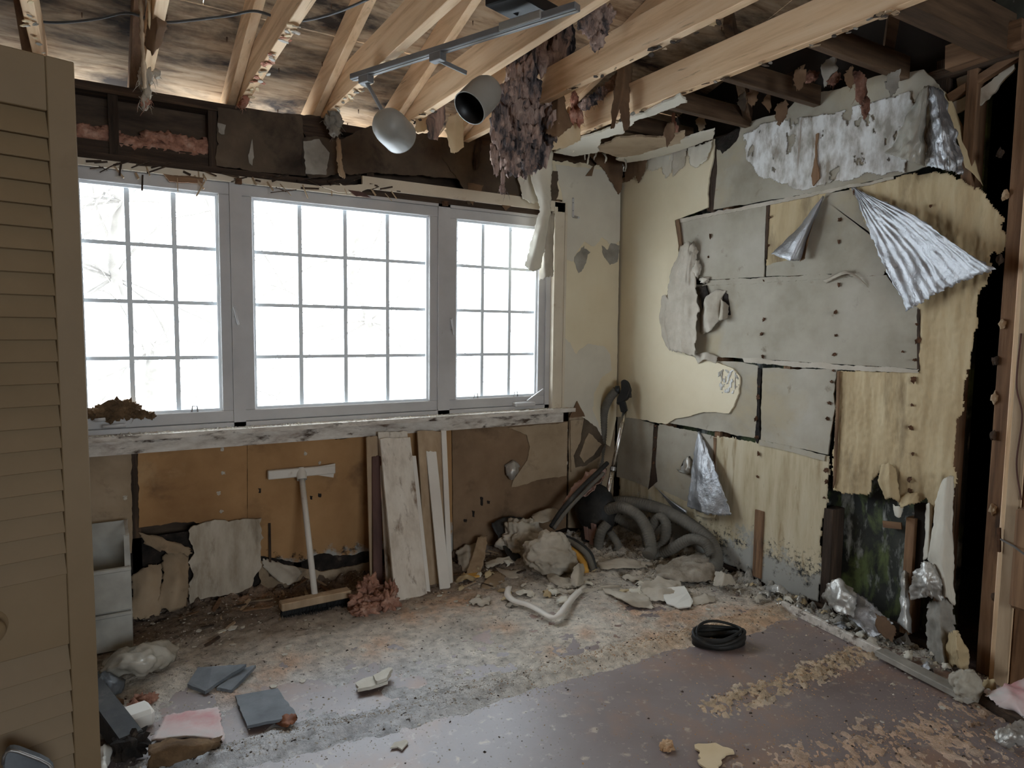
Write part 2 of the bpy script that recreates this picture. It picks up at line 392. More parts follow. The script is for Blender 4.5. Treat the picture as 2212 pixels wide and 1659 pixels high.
M['white_foam'] = mat('white_foam', [(.3, (.7, .68, .62)), (.7, (.8, .78, .72))], 5, 6, (1, 1, 1), .7, .1, 30)
M['yellow'] = mat('yellow', [(.3, (.6, .3, .05)), (.7, (.72, .4, .09))], 6, 6, (1, 1, 1), .6, .1, 30)
M['pink_rag'] = mat('pink_rag', [(.3, (.34, .2, .17)), (.7, (.5, .34, .28))], 6, 8, (1, 1, 1), .95, .4, 40)
M['leaf'] = mat('leaf', [(.3, (.12, .04, .018)), (.7, (.3, .11, .045))], 20, 6, (1, 1, 1), .7, .3, 40)
M['snow'] = mat('snow', [(.3, (.82, .82, .82)), (.7, (.9, .9, .9))], 1, 5, (1, 1, 1), .9, 0)
M['twig'] = mat('twig', [(.3, (.1, .088, .075)), (.7, (.16, .14, .12))], 10, 6, (1, 1, 1), .9, 0)
M['cable'] = mat('cable', [(.3, (.05, .05, .05)), (.7, (.1, .1, .1))], 10, 5, (1, 1, 1), .5, 0)
M['steel'] = mat('steel', [(.3, (.2, .19, .18)), (.7, (.4, .38, .36))], 10, 6, (1, 1, 1), .45, .1, 40, metal=.8)
M['rust'] = mat('rust', [(.3, (.05, .025, .012)), (.7, (.15, .07, .035))], 40, 6, (1, 1, 1), .85, .4, 80)
M['print_paper'] = mat('print_paper', [(.3, (.6, .45, .26)), (.7, (.74, .6, .4))], 4, 6, (1, 1, 1), .8, .2, 20)
M['ink'] = mat('ink', [(.3, (.16, .11, .07)), (.7, (.2, .14, .09))], 10, 4, (1, 1, 1), .8, 0)
M['dirt_cloth'] = mat('dirt_cloth', [(.3, (.2, .165, .125)), (.5, (.34, .29, .23)), (.7, (.44, .39, .32))], 12, 9, (1, 1, 1), .95, .9, 50, dist=.012)
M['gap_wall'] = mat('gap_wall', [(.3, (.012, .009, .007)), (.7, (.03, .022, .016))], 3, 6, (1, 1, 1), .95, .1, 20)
M['plain_wall'] = mat('plain_wall', [(.3, (.13, .085, .05)), (.7, (.2, .14, .09))], 1.5, 7, (6, 6, 1), .9, .1, 20)
def mould_rise(m, top, col=(.03, .03, .028), scale=38):
    """speckled mould that has grown upwards from the wet floor"""
    N, L = m.node_tree.nodes, m.node_tree.links; b = N['Principled BSDF']; old = b.inputs['Base Color'].links[0].from_socket
    g = N.new('ShaderNodeNewGeometry'); sp = N.new('ShaderNodeSeparateXYZ'); L.new(g.outputs['Position'], sp.inputs[0])
    for sc_, hi, c in ((scale, top, col), (6, top * 1.1, (.36, .35, .315))):
        n = N.new('ShaderNodeTexNoise'); n.inputs['Scale'].default_value = sc_; n.inputs['Detail'].default_value = 10; n.inputs['Roughness'].default_value = .75; L.new(g.outputs['Position'], n.inputs['Vector'])
        r = N.new('ShaderNodeMapRange'); r.inputs[1].default_value = 0; r.inputs[2].default_value = hi; r.inputs[3].default_value = .30; r.inputs[4].default_value = -.14; L.new(sp.outputs[2], r.inputs[0])
        a = N.new('ShaderNodeMath'); a.operation = 'ADD'; L.new(n.outputs['Fac'], a.inputs[0]); L.new(r.outputs[0], a.inputs[1])
        k = N.new('ShaderNodeMapRange'); k.inputs[1].default_value = .58; k.inputs[2].default_value = .68; L.new(a.outputs[0], k.inputs[0])
        x = N.new('ShaderNodeMix'); x.data_type = 'RGBA'; L.new(k.outputs[0], x.inputs[0]); L.new(old, x.inputs[6]); x.inputs[7].default_value = (*c, 1); old = x.outputs[2]
    L.new(old, b.inputs['Base Color'])
M['stained_paper'] = mat('stained_paper', [(.3, (.36, .28, .165)), (.5, (.5, .42, .28)), (.7, (.58, .51, .37))], 2.4, 9, (1, 6, 1), .85, .2, 14, spots=((.26, .17, .08), 2.5, .58, .74), spots2=((.12, .08, .045), 14, .68, .76))
mould_rise(M['stained_paper'], .42)
mould_rise(M['wet_board'], .3, (.018, .012, .009), 22)
M['wet_board_dark'] = mat('wet_board_dark', [(.3, (.13, .078, .042)), (.5, (.215, .135, .077)), (.72, (.3, .2, .122))], 1.8, 9, (1, 1, 1), .85, .12, 30, spots=((.04, .025, .015), 3.2, .55, .75))
M['dirty_plaster'] = mat('dirty_plaster', [(.3, (.3, .24, .17)), (.5, (.44, .375, .29)), (.7, (.54, .48, .39))], 4, 9, (3, 3, 1), .85, .2, 20, spots=((.16, .12, .075), 3.5, .55, .7, (3, 3, 1)))
# window glass and clouded plastic let daylight straight through
def clear(name, col, tr, rough):
    m = bpy.data.materials.new(name); m.use_nodes = True; N, L = m.node_tree.nodes, m.node_tree.links
    N.remove(N['Principled BSDF']); o = N['Material Output']
    a = N.new('ShaderNodeBsdfTransparent'); a.inputs[0].default_value = (*col, 1)
    g = N.new('ShaderNodeBsdfPrincipled'); g.inputs['Roughness'].default_value = rough; g.inputs['Base Color'].default_value = (*col, 1)
    n = N.new('ShaderNodeTexNoise'); n.inputs['Scale'].default_value = 9; n.inputs['Detail'].default_value = 9
    gm = N.new('ShaderNodeNewGeometry'); L.new(gm.outputs['Position'], n.inputs['Vector'])
    r = N.new('ShaderNodeMapRange'); r.inputs[1].default_value = .35; r.inputs[2].default_value = .8; r.inputs[3].default_value = tr[0]; r.inputs[4].default_value = tr[1]
    L.new(n.outputs['Fac'], r.inputs[0])
    x = N.new('ShaderNodeMixShader'); L.new(r.outputs[0], x.inputs[0]); L.new(a.outputs[0], x.inputs[1]); L.new(g.outputs[0], x.inputs[2]); L.new(x.outputs[0], o.inputs['Surface'])
    return m
M['glass'] = clear('glass', (.97, .985, 1.0), (.02, .1), .08)
M['cloudy_plastic'] = clear('cloudy_plastic', (.62, .6, .54), (.45, .75), .35)
M['poly_film'] = clear('poly_film', (.6, .56, .48), (.5, .85), .22)
# =================================================================== the room
def smesh(name, mb, m, label=None):
    o = mb.build(name, m, None, loc=(0, 0, 0)); o['kind'] = 'structure'
    if label: o['label'] = label
    return o
XL, YF = -3.62, -6.4           # left wall, wall behind the camera
ZJ = 2.365                      # underside of the joists
# ---- floor slab with linoleum
floor = smesh('floor', MB().box((XL - .3, YF - .1, -.06), (1.5, .2, 0)), M['lino'], 'worn mauve brown linoleum floor under drifts of dust')
# ---- outside: snow-bright ground
ground = MB().box((-40, .3, -.72), (40, 70, -.7)).build('snowy_ground', M['snow'], None, loc=(0, 0, 0)); ground['kind'] = 'structure'
ground['label'] = 'white snow covered ground outside the window'
# ---- window wall
WX0, WX1, WZ0, WZ1 = -3.13, -.55, .845, 2.02
wb = MB()
wb.box((XL - .1, .10, -.06), (.12, .16, WZ0)); wb.box((XL - .1, .10, WZ1), (.12, .16, 2.352))
wb.box((XL - .1, .10, WZ0), (WX0, .16, WZ1)); wb.box((WX1, .10, WZ0), (.12, .16, WZ1))
wall_back = smesh('wall_back', wb, M['dark_timber'], 'rotting window wall with stained boards below the sill')
MB().box((XL, .0, 2.315), (.02, .10, 2.352)).build('top_plate', M['rot_x'], wall_back)
MB().box((XL, .0, 0), (.02, .10, .038)).build('bottom_plate', M['rot_x'], wall_back)
MB().box((XL, .004, 2.015), (-.50, .10, 2.062)).build('header_beam', M['rot_x'], wall_back)
MB().box((XL, .03, 2.062), (-2.42, .06, 2.12)).build('header_beam', M['rot_x'], wall_back)
for px in (246, 460, 800):
    p = PY(px, 290, .01)
    MB().box((p.x - .019, .012, 2.06), (p.x + .019, .10, 2.315)).build('cripple_stud', M['rot_z'], wall_back)
for x in (-3.5, -3.15, -.50, -.1):
    MB().box((x - .019, .012, .038), (x + .019, .10, 2.315)).build('stud', M['oldpine_z'], wall_back)
for px in (290, 470, 640, 830, 1000, 1160):
    p = PY(px, 1000, .01)
    MB().box((p.x - .019, .012, .038), (p.x + .019, .10, .8)).build('stud', M['rot_z'], wall_back)
MB().box((XL, .012, .765), (-.45, .10, .8)).build('sill_plate', M['rot_x'], wall_back)
# pink wool left in the open bays above the window
for pts, sd in (([(176, 285), (200, 295), (232, 290)], 1), ([(262, 310), (310, 318), (380, 322)], 2), ([(330, 300), (380, 305), (420, 318), (452, 320)], 3), ([(400, 330), (430, 328), (452, 318)], 4)):
    mb = MB()
    for i, q in enumerate(crom([PY(a, b, .06) for a, b in pts], 6)):
        blob(mb, q, (.05, .03, .035), .5, 2.5, 3, sd * 10 + i)
    tag(mb.build('insulation', M['orange_wool'], wall_back, True), 'orange pink glass wool in an open bay above the window')
# boards above the window
plate('header_board', 1, [(470, 232), (650, 247), (658, 300), (690, 330), (660, 380), (560, 372), (468, 358)], -.002, .01, M['header_board'], wall_back, .005, seed=3)
plate('header_board', 1, [(655, 300), (668, 296), (740, 300), (800, 272), (1150, 325), (1150, 402), (980, 385), (800, 372), (670, 385), (650, 350)], -.006, .008, M['header_board'], wall_back, .007, seed=4)
plate('header_board', 1, [(640, 246), (740, 255), (735, 300), (690, 302), (662, 300)], .004, .012, M['rot_x'], wall_back, .007, seed=5)
plate('header_board', 1, [(955, 340), (1205, 370), (1205, 425), (1180, 470), (1165, 450), (1120, 425), (1060, 420), (1030, 432), (1010, 440), (1000, 405)], -.012, -.006, M['header_board'], wall_back, .008, seed=6)
plate('torn_paper', 1, [(1010, 395), (1045, 400), (1035, 425), (1022, 444), (1012, 430)], -.014, -.011, M['brown_paper'], wall_back, .004, seed=61)
plate('torn_paper', 1, [(1075, 420), (1115, 420), (1112, 440), (1093, 455), (1080, 438)], -.014, -.011, M['brown_paper'], wall_back, .004, seed=62)
plate('plaster_patch', 1, [(655, 305), (690, 300), (712, 330), (705, 378), (660, 375)], -.011, -.006, M['grey_mould'], wall_back, .006, seed=63)
plate('plaster_patch', 1, [(470, 265), (488, 270), (485, 290), (472, 285)], -.008, -.002, M['grey_mould'], wall_back, .005, seed=64)
plate('plaster_patch', 1, [(536, 335), (545, 300), (549, 340), (545, 358), (538, 352)], -.007, -.002, M['grey_mould'], wall_back, .002, seed=65)
# below the sill
plate('wall_board', 1, [(150, 975), (283, 970), (286, 1150), (284, 1195), (150, 1205)], 0, .011, M['wet_board_grey'], wall_back, .003, seed=7)
plate('wall_board', 1, [(297, 970), (533.5, 962, .001), (534.5, 1180, .008), (470, 1160), (430, 1130), (380, 1128), (300, 1140)], 0, .011, M['wet_board'], wall_back, .005, seed=8)
plate('wall_board', 1, [(534.5, 962), (975, 928, .001), (978, 1195, .01), (860, 1178), (760, 1200), (700, 1195), (640, 1215), (560, 1200), (535.5, 1190, .001)], 0, .011, M['wet_board'], wall_back, .005, seed=9)
plate('wall_board', 1, [(976.5, 927), (1227, 910, .002), (1223, 1140), (1100, 1175), (979.5, 1195, .001)], 0, .011, M['wet_board_dark'], wall_back, .003, seed=10)
plate('wall_board', 1, [(1230, 890), (1330, 880), (1322, 1145), (1228, 1140)], 0, .011, M['wet_board_grey'], wall_back, .003, seed=11)
plate('wall_layer', 1, [(1098, 924), (1226, 912), (1224, 1028, .003), (1170, 1035), (1130, 1047), (1105, 1052), (1108, 1040), (1128, 1010), (1140, 990), (1145, 965), (1138, 940), (1120, 932)], -.009, 0, M['wet_board_grey'], wall_back, .003, seed=12)
plate('wall_layer', 1, [(1232, 908), (1262, 905), (1268, 960), (1262, 1010), (1234, 1020)], -.009, 0, M['wet_board_grey'], wall_back, .003, seed=13)
plate('skirting_remnant', 1, [(560, 1212), (640, 1225), (700, 1235), (800, 1215), (800, 1270), (620, 1290), (560, 1270)], -.012, 0, M['wet_board_grey'], wall_back, .006, seed=14)
MB().box((XL, .012, .03), (-1.2, .02, .36)).build('mouldy_backing', M['mould_black'], wall_back)
plate('plaster_piece', 1, [(412, 1140), (445, 1128), (565, 1120), (564, 1152), (570, 1162), (562, 1172), (565, 1225), (545, 1265), (500, 1285), (450, 1290), (410, 1305), (404, 1270), (418, 1240), (406, 1215), (420, 1195), (408, 1165)], -.03, -.018, M['dirty_plaster'], wall_back, .006, seed=15)
sheet('torn_paper', [[PY(300, 1150, -.006), PY(360, 1165, -.012), PY(415, 1185, -.02)], [PY(312, 1175, -.02), PY(362, 1195, -.05), PY(412, 1200, -.03)]], M['wet_board_grey'], wall_back, 16, 8, .012, 14, .008, 16)
sheet('torn_paper', [[PY(350, 1200, -.02), PY(385, 1190, -.03), PY(410, 1205, -.02)], [PY(352, 1250, -.05), PY(385, 1250, -.09), PY(408, 1255, -.05)], [PY(335, 1310, -.1), PY(370, 1320, -.13), PY(402, 1310, -.08)]], M['wet_board_grey'], wall_back, 16, 22, .01, 9, .008, 17)
sheet('torn_paper', [[PY(285, 1245, -.02), PY(320, 1222, -.03), PY(352, 1215, -.02)], [PY(285, 1280, -.05), PY(320, 1270, -.08), PY(350, 1270, -.06)], [PY(282, 1335, -.11), PY(310, 1335, -.13), PY(345, 1328, -.12)]], M['wet_board_grey'], wall_back, 16, 20, .01, 9, .008, 18)
sheet('torn_paper', [[PY(565, 1205, -.008), PY(600, 1215, -.015), PY(640, 1225, -.01)], [PY(570, 1225, -.03), PY(610, 1240, -.05), PY(652, 1238, -.02)], [PY(590, 1245, -.04), PY(615, 1262, -.08), PY(640, 1255, -.05)]], M['paper'], wall_back, 16, 16, .012, 12, .008, 19)
plate('torn_paper', 1, [(1262, 903), (1288, 922), (1308, 955), (1296, 985), (1266, 1006), (1244, 1010), (1240, 985), (1256, 950)], -.013, -.009, M['header_board'], wall_back, .004, seed=20)
plate('torn_paper', 1, [(1272, 935), (1300, 960), (1280, 985), (1262, 1000), (1252, 985)], -.02, -.014, M['wet_board_grey'], wall_back, .004, seed=202)
plate('torn_paper', 1, [(1230, 902), (1247, 866), (1264, 900)], -.022, -.018, M['brown_paper'], wall_back, .002, seed=201)
sheet('foil_scrap', [[PY(1090, 1005, -.012), PY(1108, 995, -.02), PY(1122, 1008, -.012)], [PY(1095, 1025, -.03), PY(1110, 1018, -.06), PY(1118, 1018, -.02)], [PY(1100, 1035, -.02), PY(1108, 1036, -.04), PY(1114, 1030, -.015)]], M['old_foil'], wall_back, 10, 10, .012, 30, .004, 21)
for px, py in ((480, 970), (482, 1022), (478, 1105), (472, 1065), (660, 980), (690, 1000), (800, 1002), (1222, 950), (1222, 975), (1224, 1000), (270, 1075), (1224, 930)):
    mb = MB(); blob(mb, PY(px, py, -.002), (.008, .004, .009), .9, 3, 2, px); mb.build('paper_tuft', M['paper'], wall_back)
for px, py, h in ((1040, 1083, .05), (1022, 1110, .04), (690, 1070, .025), (672, 1075, .02), (560, 1060, .03), (1055, 1085, .02), (800, 1020, .03), (1005, 1125, .02)):
    plate('burn_hole', 1, [(px - 3, py - h * 180), (px + 4, py - h * 150), (px + 3, py + h * 180), (px - 2, py + h * 150)], -.0015, .001, M['mould_black'], wall_back, .003, .006, px)
sp = MB(); sp.bar(PY(582, 1130, -.004), PY(584, 1245, -.02), .012, .006); sp.build('broken_lath', M['rot_z'], wall_back)
# plaster beside the window
plate('plaster_coat', 1, [(1150, 340, .012), (1260, 352, .012), (1341, 366), (1331, 905), (1318, 965, .008), (1282, 925), (1250, 893), (1215, 880), (1215, 432), (1150, 420)], -.008, 0, M['plaster'], wall_back, .002, seed=22)
plate('paint_layer', 1, [(1200, 355), (1341, 372, 0), (1339, 520, .006), (1318, 528), (1300, 512), (1285, 532), (1262, 522), (1243, 550), (1238, 565), (1222, 560), (1218, 440)], -.0095, -.008, M['paint_peel'], wall_back, .005, seed=23)
plate('paint_layer', 1, [(1218, 730, .006), (1232, 740), (1245, 765), (1270, 742), (1305, 748), (1318, 765), (1322, 800), (1300, 815), (1283, 850), (1280, 885), (1305, 945), (1275, 915), (1250, 893), (1216, 878)], -.0095, -.008, M['paint_peel'], wall_back, .005, seed=24)
plate('mould_patch', 1, [(1240, 565), (1246, 548), (1262, 530), (1276, 545), (1262, 575), (1250, 590)], -.0102, -.009, M['grey_mould'], wall_back, .008, seed=25)
plate('mould_patch', 1, [(1300, 530), (1312, 540), (1320, 525), (1338, 530), (1334, 566), (1318, 572), (1306, 556)], -.0102, -.009, M['grey_mould'], wall_back, .007, seed=26)
plate('torn_paper', 1, [(1265, 380), (1285, 355), (1279, 380)], -.016, -.012, M['brown_paper'], wall_back, .002, seed=27)
# curtain rod bracket
br = thing('curtain_bracket', 'small white curtain rod bracket screwed beside the window', 'bracket', PY(1238, 470, -.012))
MB().obb(PY(1238, 448, -.012), (.008, 0, 0), (0, .0015, 0), (0, 0, .058)).build('plate', M['vinyl'], br, bevel=.001)
MB().bar(PY(1242, 468, -.014), PY(1250, 470, -.05), .012, .012).build('arm', M['vinyl'], br)
for py in (428, 438, 455, 470):
    MB().obb(PY(1238, py, -.014), (.002, 0, 0), (0, .001, 0), (0, 0, .002)).build('screw', M['black'], br)
# ---- trim: sill, apron, casings
t1 = smesh('trim_1', MB().box((-3.25, -.075, .822), (-.405, .095, .845)), M['sill_paint'], 'flaking white window sill covered in rot and crumbs')
t2 = smesh('trim_2', MB().box((-3.22, -.022, .755), (-.46, .0, .822)), M['sill_paint'], 'peeling white apron board under the window sill')
cs = MB().box((-.548, -.02, .845), (-.462, .0, 2.10)); cs.box((-.553, -.03, .845), (-.535, .05, 2.07)); cs.box((-.475, -.026, .845), (-.459, .0, 2.10))
t3 = smesh('trim_3', cs, M['trim_paint'], 'cream casing down the right side of the window')
hc = MB().box((-1.75, -.02, 2.045), (-.46, .0, 2.105)); hc.box((-3.2, -.012, 2.0), (-1.75, .004, 2.03))
t4 = smesh('trim_4', hc, M['trim_paint'], 'cracked head casing over the window')
# splinters of rotten wood along the head of the window
sr = random.Random(5)
for i in range(46):
    px = sr.uniform(185, 860); py = 352 + (px - 185) * .083 + sr.uniform(-6, 16)
    a = PY(px, py, -.015); L = sr.uniform(.02, .085); an = sr.uniform(-.5, .5) if i % 3 else sr.uniform(-1.6, -.9)
    b = a + Vector((math.cos(an) * L, -sr.uniform(.0, .05), math.sin(an) * L))
    MB().bar(a, b, sr.uniform(.002, .006), sr.uniform(.002, .01)).build('splinter', M['rot_x'] if i % 3 else M['tan_board'], t4)
plate('broken_strip', 1, [(352, 375), (440, 384), (438, 396), (366, 392)], -.024, -.018, M['oldpine_x'], t4, .003, seed=28)
plate('broken_strip', 1, [(690, 402), (735, 396), (740, 400), (800, 398), (842, 396), (800, 408), (770, 418), (720, 412)], -.03, -.022, M['trim_paint'], t4, .003, seed=29)
plate('broken_strip', 1, [(752, 410), (785, 416), (802, 427), (770, 424)], -.034, -.028, M['red_board'], t4, .002, seed=30)
for a, b in (((254, 352), (216, 372)), ((308, 378), (307, 412)), ((442, 392), (424, 424)), ((262, 352), (258, 380)), ((640, 410), (585, 416)), ((596, 405), (618, 414))):
    MB().bar(PY(*a, -.03), PY(*b, -.05), .007, .004).build('splinter', M['rot_x'] if a[0] != 442 else M['tan_board'], t4)
# ---- the three windows
def window(name, gx0, gx1, gz0, gz1, nc, nr, label, latch=None, hooks=(), fx=(.05, .05), y0=.018):
    w = structure(name, ((gx0 + gx1) / 2, .05, gz0 - .06), label)
    s = .05
    fr = MB()
    fr.box((gx0 - fx[0], y0, gz0 - .055), (gx1 + fx[1], .085, gz0)); fr.box((gx0 - fx[0], y0, gz1), (gx1 + fx[1], .085, gz1 + .055))
    fr.box((gx0 - fx[0], y0, gz0), (gx0, .085, gz1)); fr.box((gx1, y0, gz0), (gx1 + fx[1], .085, gz1))
    fr.build('sash', M['vinyl'], w, bevel=.003)
    bd = MB(); t = .012
    bd.box((gx0, .036, gz0), (gx1, .07, gz0 + t)); bd.box((gx0, .036, gz1 - t), (gx1, .07, gz1)); bd.box((gx0, .036, gz0 + t), (gx0 + t, .07, gz1 - t)); bd.box((gx1 - t, .036, gz0 + t), (gx1, .07, gz1 - t))
    bd.build('glazing_bead', M['grille'], w)
    cw, rh = (gx1 - gx0) / nc, (gz1 - gz0) / nr
    for i in range(1, nc):
        MB().box((gx0 + cw * i - .010, .052, gz0 + t), (gx0 + cw * i + .010, .062, gz1 - t)).build('muntin', M['grille'], w)
    for j in range(1, nr):
        MB().box((gx0 + t, .0535, gz0 + rh * j - .0085), (gx1 - t, .0605, gz0 + rh * j + .0085)).build('muntin', M['grille'], w)
    for i in range(nc):
        for j in range(nr):
            MB().box((gx0 + cw * i, .064, gz0 + rh * j), (gx0 + cw * (i + 1), .067, gz0 + rh * (j + 1))).build('pane', M['glass'], w)
    if latch:
        x, z = latch
        MB().obb((x, .012, z), (.009, 0, 0), (0, .008, 0), (0, 0, .03)).build('latch_base', M['vinyl'], w, bevel=.003)
        MB().bar((x - .006, .0, z + .02), (x + .012, -.006, z - .065), .014, .009).build('latch_handle', M['vinyl'], w, bevel=.003)
    for hx in hooks:
        MB().tube([(hx - .013, .03, gz0 + .0), (hx - .010, .028, gz0 + .028), (hx + .010, .028, gz0 + .028), (hx + .013, .03, gz0)], .0035, 6).build('screen_clip', M['steel'], w)
    return w
GZ0, GZ1 = .924, 1.945
w1 = window('window_1', -2.992, -2.434, GZ0, GZ1, 3, 4, 'casement window with three columns of panes beside the louvered door', (-2.372, 1.40), (-2.555,))
w2 = window('window_2', -2.284, -1.357, GZ0, GZ1, 4, 4, 'wide fixed window with four columns of panes between two casements')
w3 = window('window_3', -1.189, -.632, GZ0, GZ1, 3, 4, 'casement window with three columns of panes near the room corner', (-1.228, 1.36), (-1.055, -.78))
fr = MB()
for x0, x1 in ((WX0, -3.04), (-2.386, -2.332), (-1.309, -1.237), (-.584, WX1)):
    fr.box((x0, .006, WZ0), (x1, .10, WZ1))
fr.box((WX0, .006, WZ0), (WX1, .10, WZ0 + .022)); fr.box((WX0, .006, WZ1 - .02), (WX1, .10, WZ1))
smesh('trim_5', fr, M['vinyl'], 'white vinyl frame and mullions holding the three windows')
MB().bar((-.72, .0, .895), (-.60, .0, .965), .014, .008).build('crank_handle', M['vinyl'], w3, bevel=.002)
MB().obb((-.74, .0, .878), (.07, 0, 0), (0, .025, 0), (0, 0, .014)).build('crank_housing', M['vinyl'], w3, bevel=.006)
for px in (515, 962):
    p = PY(px, 392 if px < 600 else 440, -.012); MB().obb(p, (.014, 0, 0), (0, .01, 0), (0, 0, .012)).build('bracket', M['rust'], t4)
# ---- wall on the left and behind the camera (with an unseen window added there, sized for fill light)
smesh('wall_left', MB().box((XL - .1, YF, 0), (XL, .1, 4.2)), M['plain_wall'])
BX0, BX1, BZ0, BZ1 = -3.2, -1.2, .85, 2.05
fw = MB(); fw.box((XL, YF - .1, 0), (1.5, YF, BZ0)); fw.box((XL, YF - .1, BZ1), (1.5, YF, 4.2)); fw.box((XL, YF - .1, BZ0), (BX0, YF, BZ1)); fw.box((BX1, YF - .1, BZ0), (1.5, YF, BZ1))
smesh('wall_front', fw, M['plain_wall'])
w4 = structure('fill_window_4', (-2.2, YF, BZ0)); b4 = MB()
for x in (BX0, -2.375, BX1 - .05): b4.box((x, YF - .08, BZ0), (x + .05, YF - .03, BZ1))
b4.box((BX0, YF - .08, BZ0), (BX1, YF - .03, BZ0 + .05)); b4.box((BX0, YF - .08, BZ1 - .05), (BX1, YF - .03, BZ1)); b4.build('sash', M['vinyl'], w4)

# =================================================================== ceiling: roof deck, rafters, joists
ceiling = structure('ceiling', (0, 0, 0), 'stripped ceiling of bare joists, rafters and mouldy roof sheathing')
DZ, DS = 2.51, .30
def deckz(y): return DZ - DS * y
def roof_sheet(x0, x1, y0, y1, m=None, lift=0):
    t = .013
    vs = [(x0, y0, deckz(y0) + lift), (x1, y0, deckz(y0) + lift), (x1, y1, deckz(y1) + lift), (x0, y1, deckz(y1) + lift)]
    vs += [(a, b, c + t) for a, b, c in vs]
    return MB().add(vs, [(0, 1, 2, 3), (7, 6, 5, 4), (0, 4, 5, 1), (1, 5, 6, 2), (2, 6, 7, 3), (3, 7, 4, 0)]).build('roof_sheet', m or M['deck'], ceiling)
YC = -.36
rows = [(.75, YC), (YC - .006, YC - 1.17), (YC - 1.175, YC - 2.34), (YC - 2.345, -3.9)]
for r, (a, b) in enumerate(rows):
    x = XL - .15 - (1.2 if r % 2 else 0.2)
    while x < .3:
        roof_sheet(max(x, XL - .15), min(x + 2.44, .35), b, a); x += 2.443
# far slope of the roof, beyond the ridge behind us
rz = deckz(-3.9)
MB().add([(XL - .15, -3.9, rz), (1.5, -3.9, rz), (1.5, YF - .3, rz - .75), (XL - .15, YF - .3, rz - .75), (XL - .15, -3.9, rz + .02), (1.5, -3.9, rz + .02), (1.5, YF - .3, rz - .73), (XL - .15, YF - .3, rz - .73)],
         [(0, 1, 2, 3), (7, 6, 5, 4), (0, 4, 5, 1), (1, 5, 6, 2), (2, 6, 7, 3), (3, 7, 4, 0)]).build('roof_sheet', M['deck'], ceiling)
JX = [-.735, -1.17, -1.56, -1.953, -2.343, -2.741, -3.114, -3.51]
for k, x in enumerate(JX):
    MB().box((x, -6.3, ZJ), (x + .038, .10, ZJ + .14)).build('joist', M['pine_y'], ceiling, bevel=.002)
    y0, y1 = .45, -3.85
    xa, xb = x - .040, x - .002
    d = .135
    vs = [(xa, y0, deckz(y0) - d), (xb, y0, deckz(y0) - d), (xb, y1, deckz(y1) - d), (xa, y1, deckz(y1) - d), (xa, y0, deckz(y0) - .002), (xb, y0, deckz(y0) - .002), (xb, y1, deckz(y1) - .002), (xa, y1, deckz(y1) - .002)]
    MB().add(vs, [(0, 3, 2, 1), (4, 5, 6, 7), (0, 1, 5, 4), (1, 2, 6, 5), (2, 3, 7, 6), (3, 0, 4, 7)]).build('rafter', M['pine_y'] if k < 5 else M['oldpine_y'], ceiling, bevel=.002)
# nailers between the last joist and the gable wall, in dark brown timber
for y in (-.20, -.58, -.98, -1.38, -1.79):
    MB().box((-.697, y - .019, ZJ + .03), (.0, y + .019, ZJ + .12)).build('nailer', M['dark_brown_timber'], ceiling, bevel=.002)
MB().box((-.697, -2.20, ZJ), (-.02, -2.12, ZJ + .14)).build('header', M['dark_brown_timber'], ceiling, bevel=.002)
MB().bar((-.62, -1.8, ZJ + .10), (-.02, -1.36, ZJ + .38), .038, .09).build('brace', M['dark_brown_timber'], ceiling)
MB().bar((-.6, -2.1, ZJ + .22), (-.02, -1.72, ZJ + .16), .038, .09).build('brace', M['dark_brown_timber'], ceiling)
MB().bar((-.60, -1.36, ZJ + .3), (.0, -.98, ZJ + .08), .038, .07).build('brace', M['dark_brown_timber'], ceiling)
# =================================================================== right (gable) wall
def inside(poly, a, b):
    c = False; n = len(poly); j = n - 1
    for i in range(n):
        (x1, y1), (x2, y2) = poly[i], poly[j]
        if (y1 > b) != (y2 > b) and a < (x2 - x1) * (b - y1) / (y2 - y1) + x1: c = not c
        j = i
    return c
def gridplate(name, ax, pix, d, m, parent, cell=.009, amp=.006, seed=0, relief=None, thick=.0012, drop=None, smooth=True):
    """a thin torn sheet on wall plane ax with real folds: fine grid clipped to a ragged outline"""
    P = [((on(ax, q[0], q[1], d)), q[2]) if len(q) > 2 else on(ax, q[0], q[1], d) for q in pix]
    pts = ragged(P, .01, amp, seed)
    ia = 1 if ax == 0 else 0
    poly = [(p[ia], p.z) for p in pts]
    a0, a1 = min(p[0] for p in poly), max(p[0] for p in poly); b0, b1 = min(p[1] for p in poly), max(p[1] for p in poly)
    na, nb = int((a1 - a0) / cell) + 1, int((b1 - b0) / cell) + 1
    rnd = random.Random(seed); vs = []; fs = []; idx = {}
    def vert(i, j):
        if (i, j) not in idx:
            a, b = a0 + i * cell + rnd.uniform(-.3, .3) * cell, b0 + j * cell + rnd.uniform(-.3, .3) * cell
            v = Vector((0, 0, b)); v[ia] = a; v[ax] = d - (relief(a, b) if relief else 0)
            idx[(i, j)] = len(vs); vs.append(v)
        return idx[(i, j)]
    for i in range(na):
        for j in range(nb):
            a, b = a0 + (i + .5) * cell, b0 + (j + .5) * cell
            if inside(poly, a, b) and not (drop and drop(a, b)):
                fs.append((vert(i, j), vert(i + 1, j), vert(i + 1, j + 1), vert(i, j + 1)))
    o = new_obj(name, vs, fs, m, parent, smooth)
    if thick:
        md = o.modifiers.new('thickness', 'SOLIDIFY'); md.thickness = thick; md.offset = 0
    return o

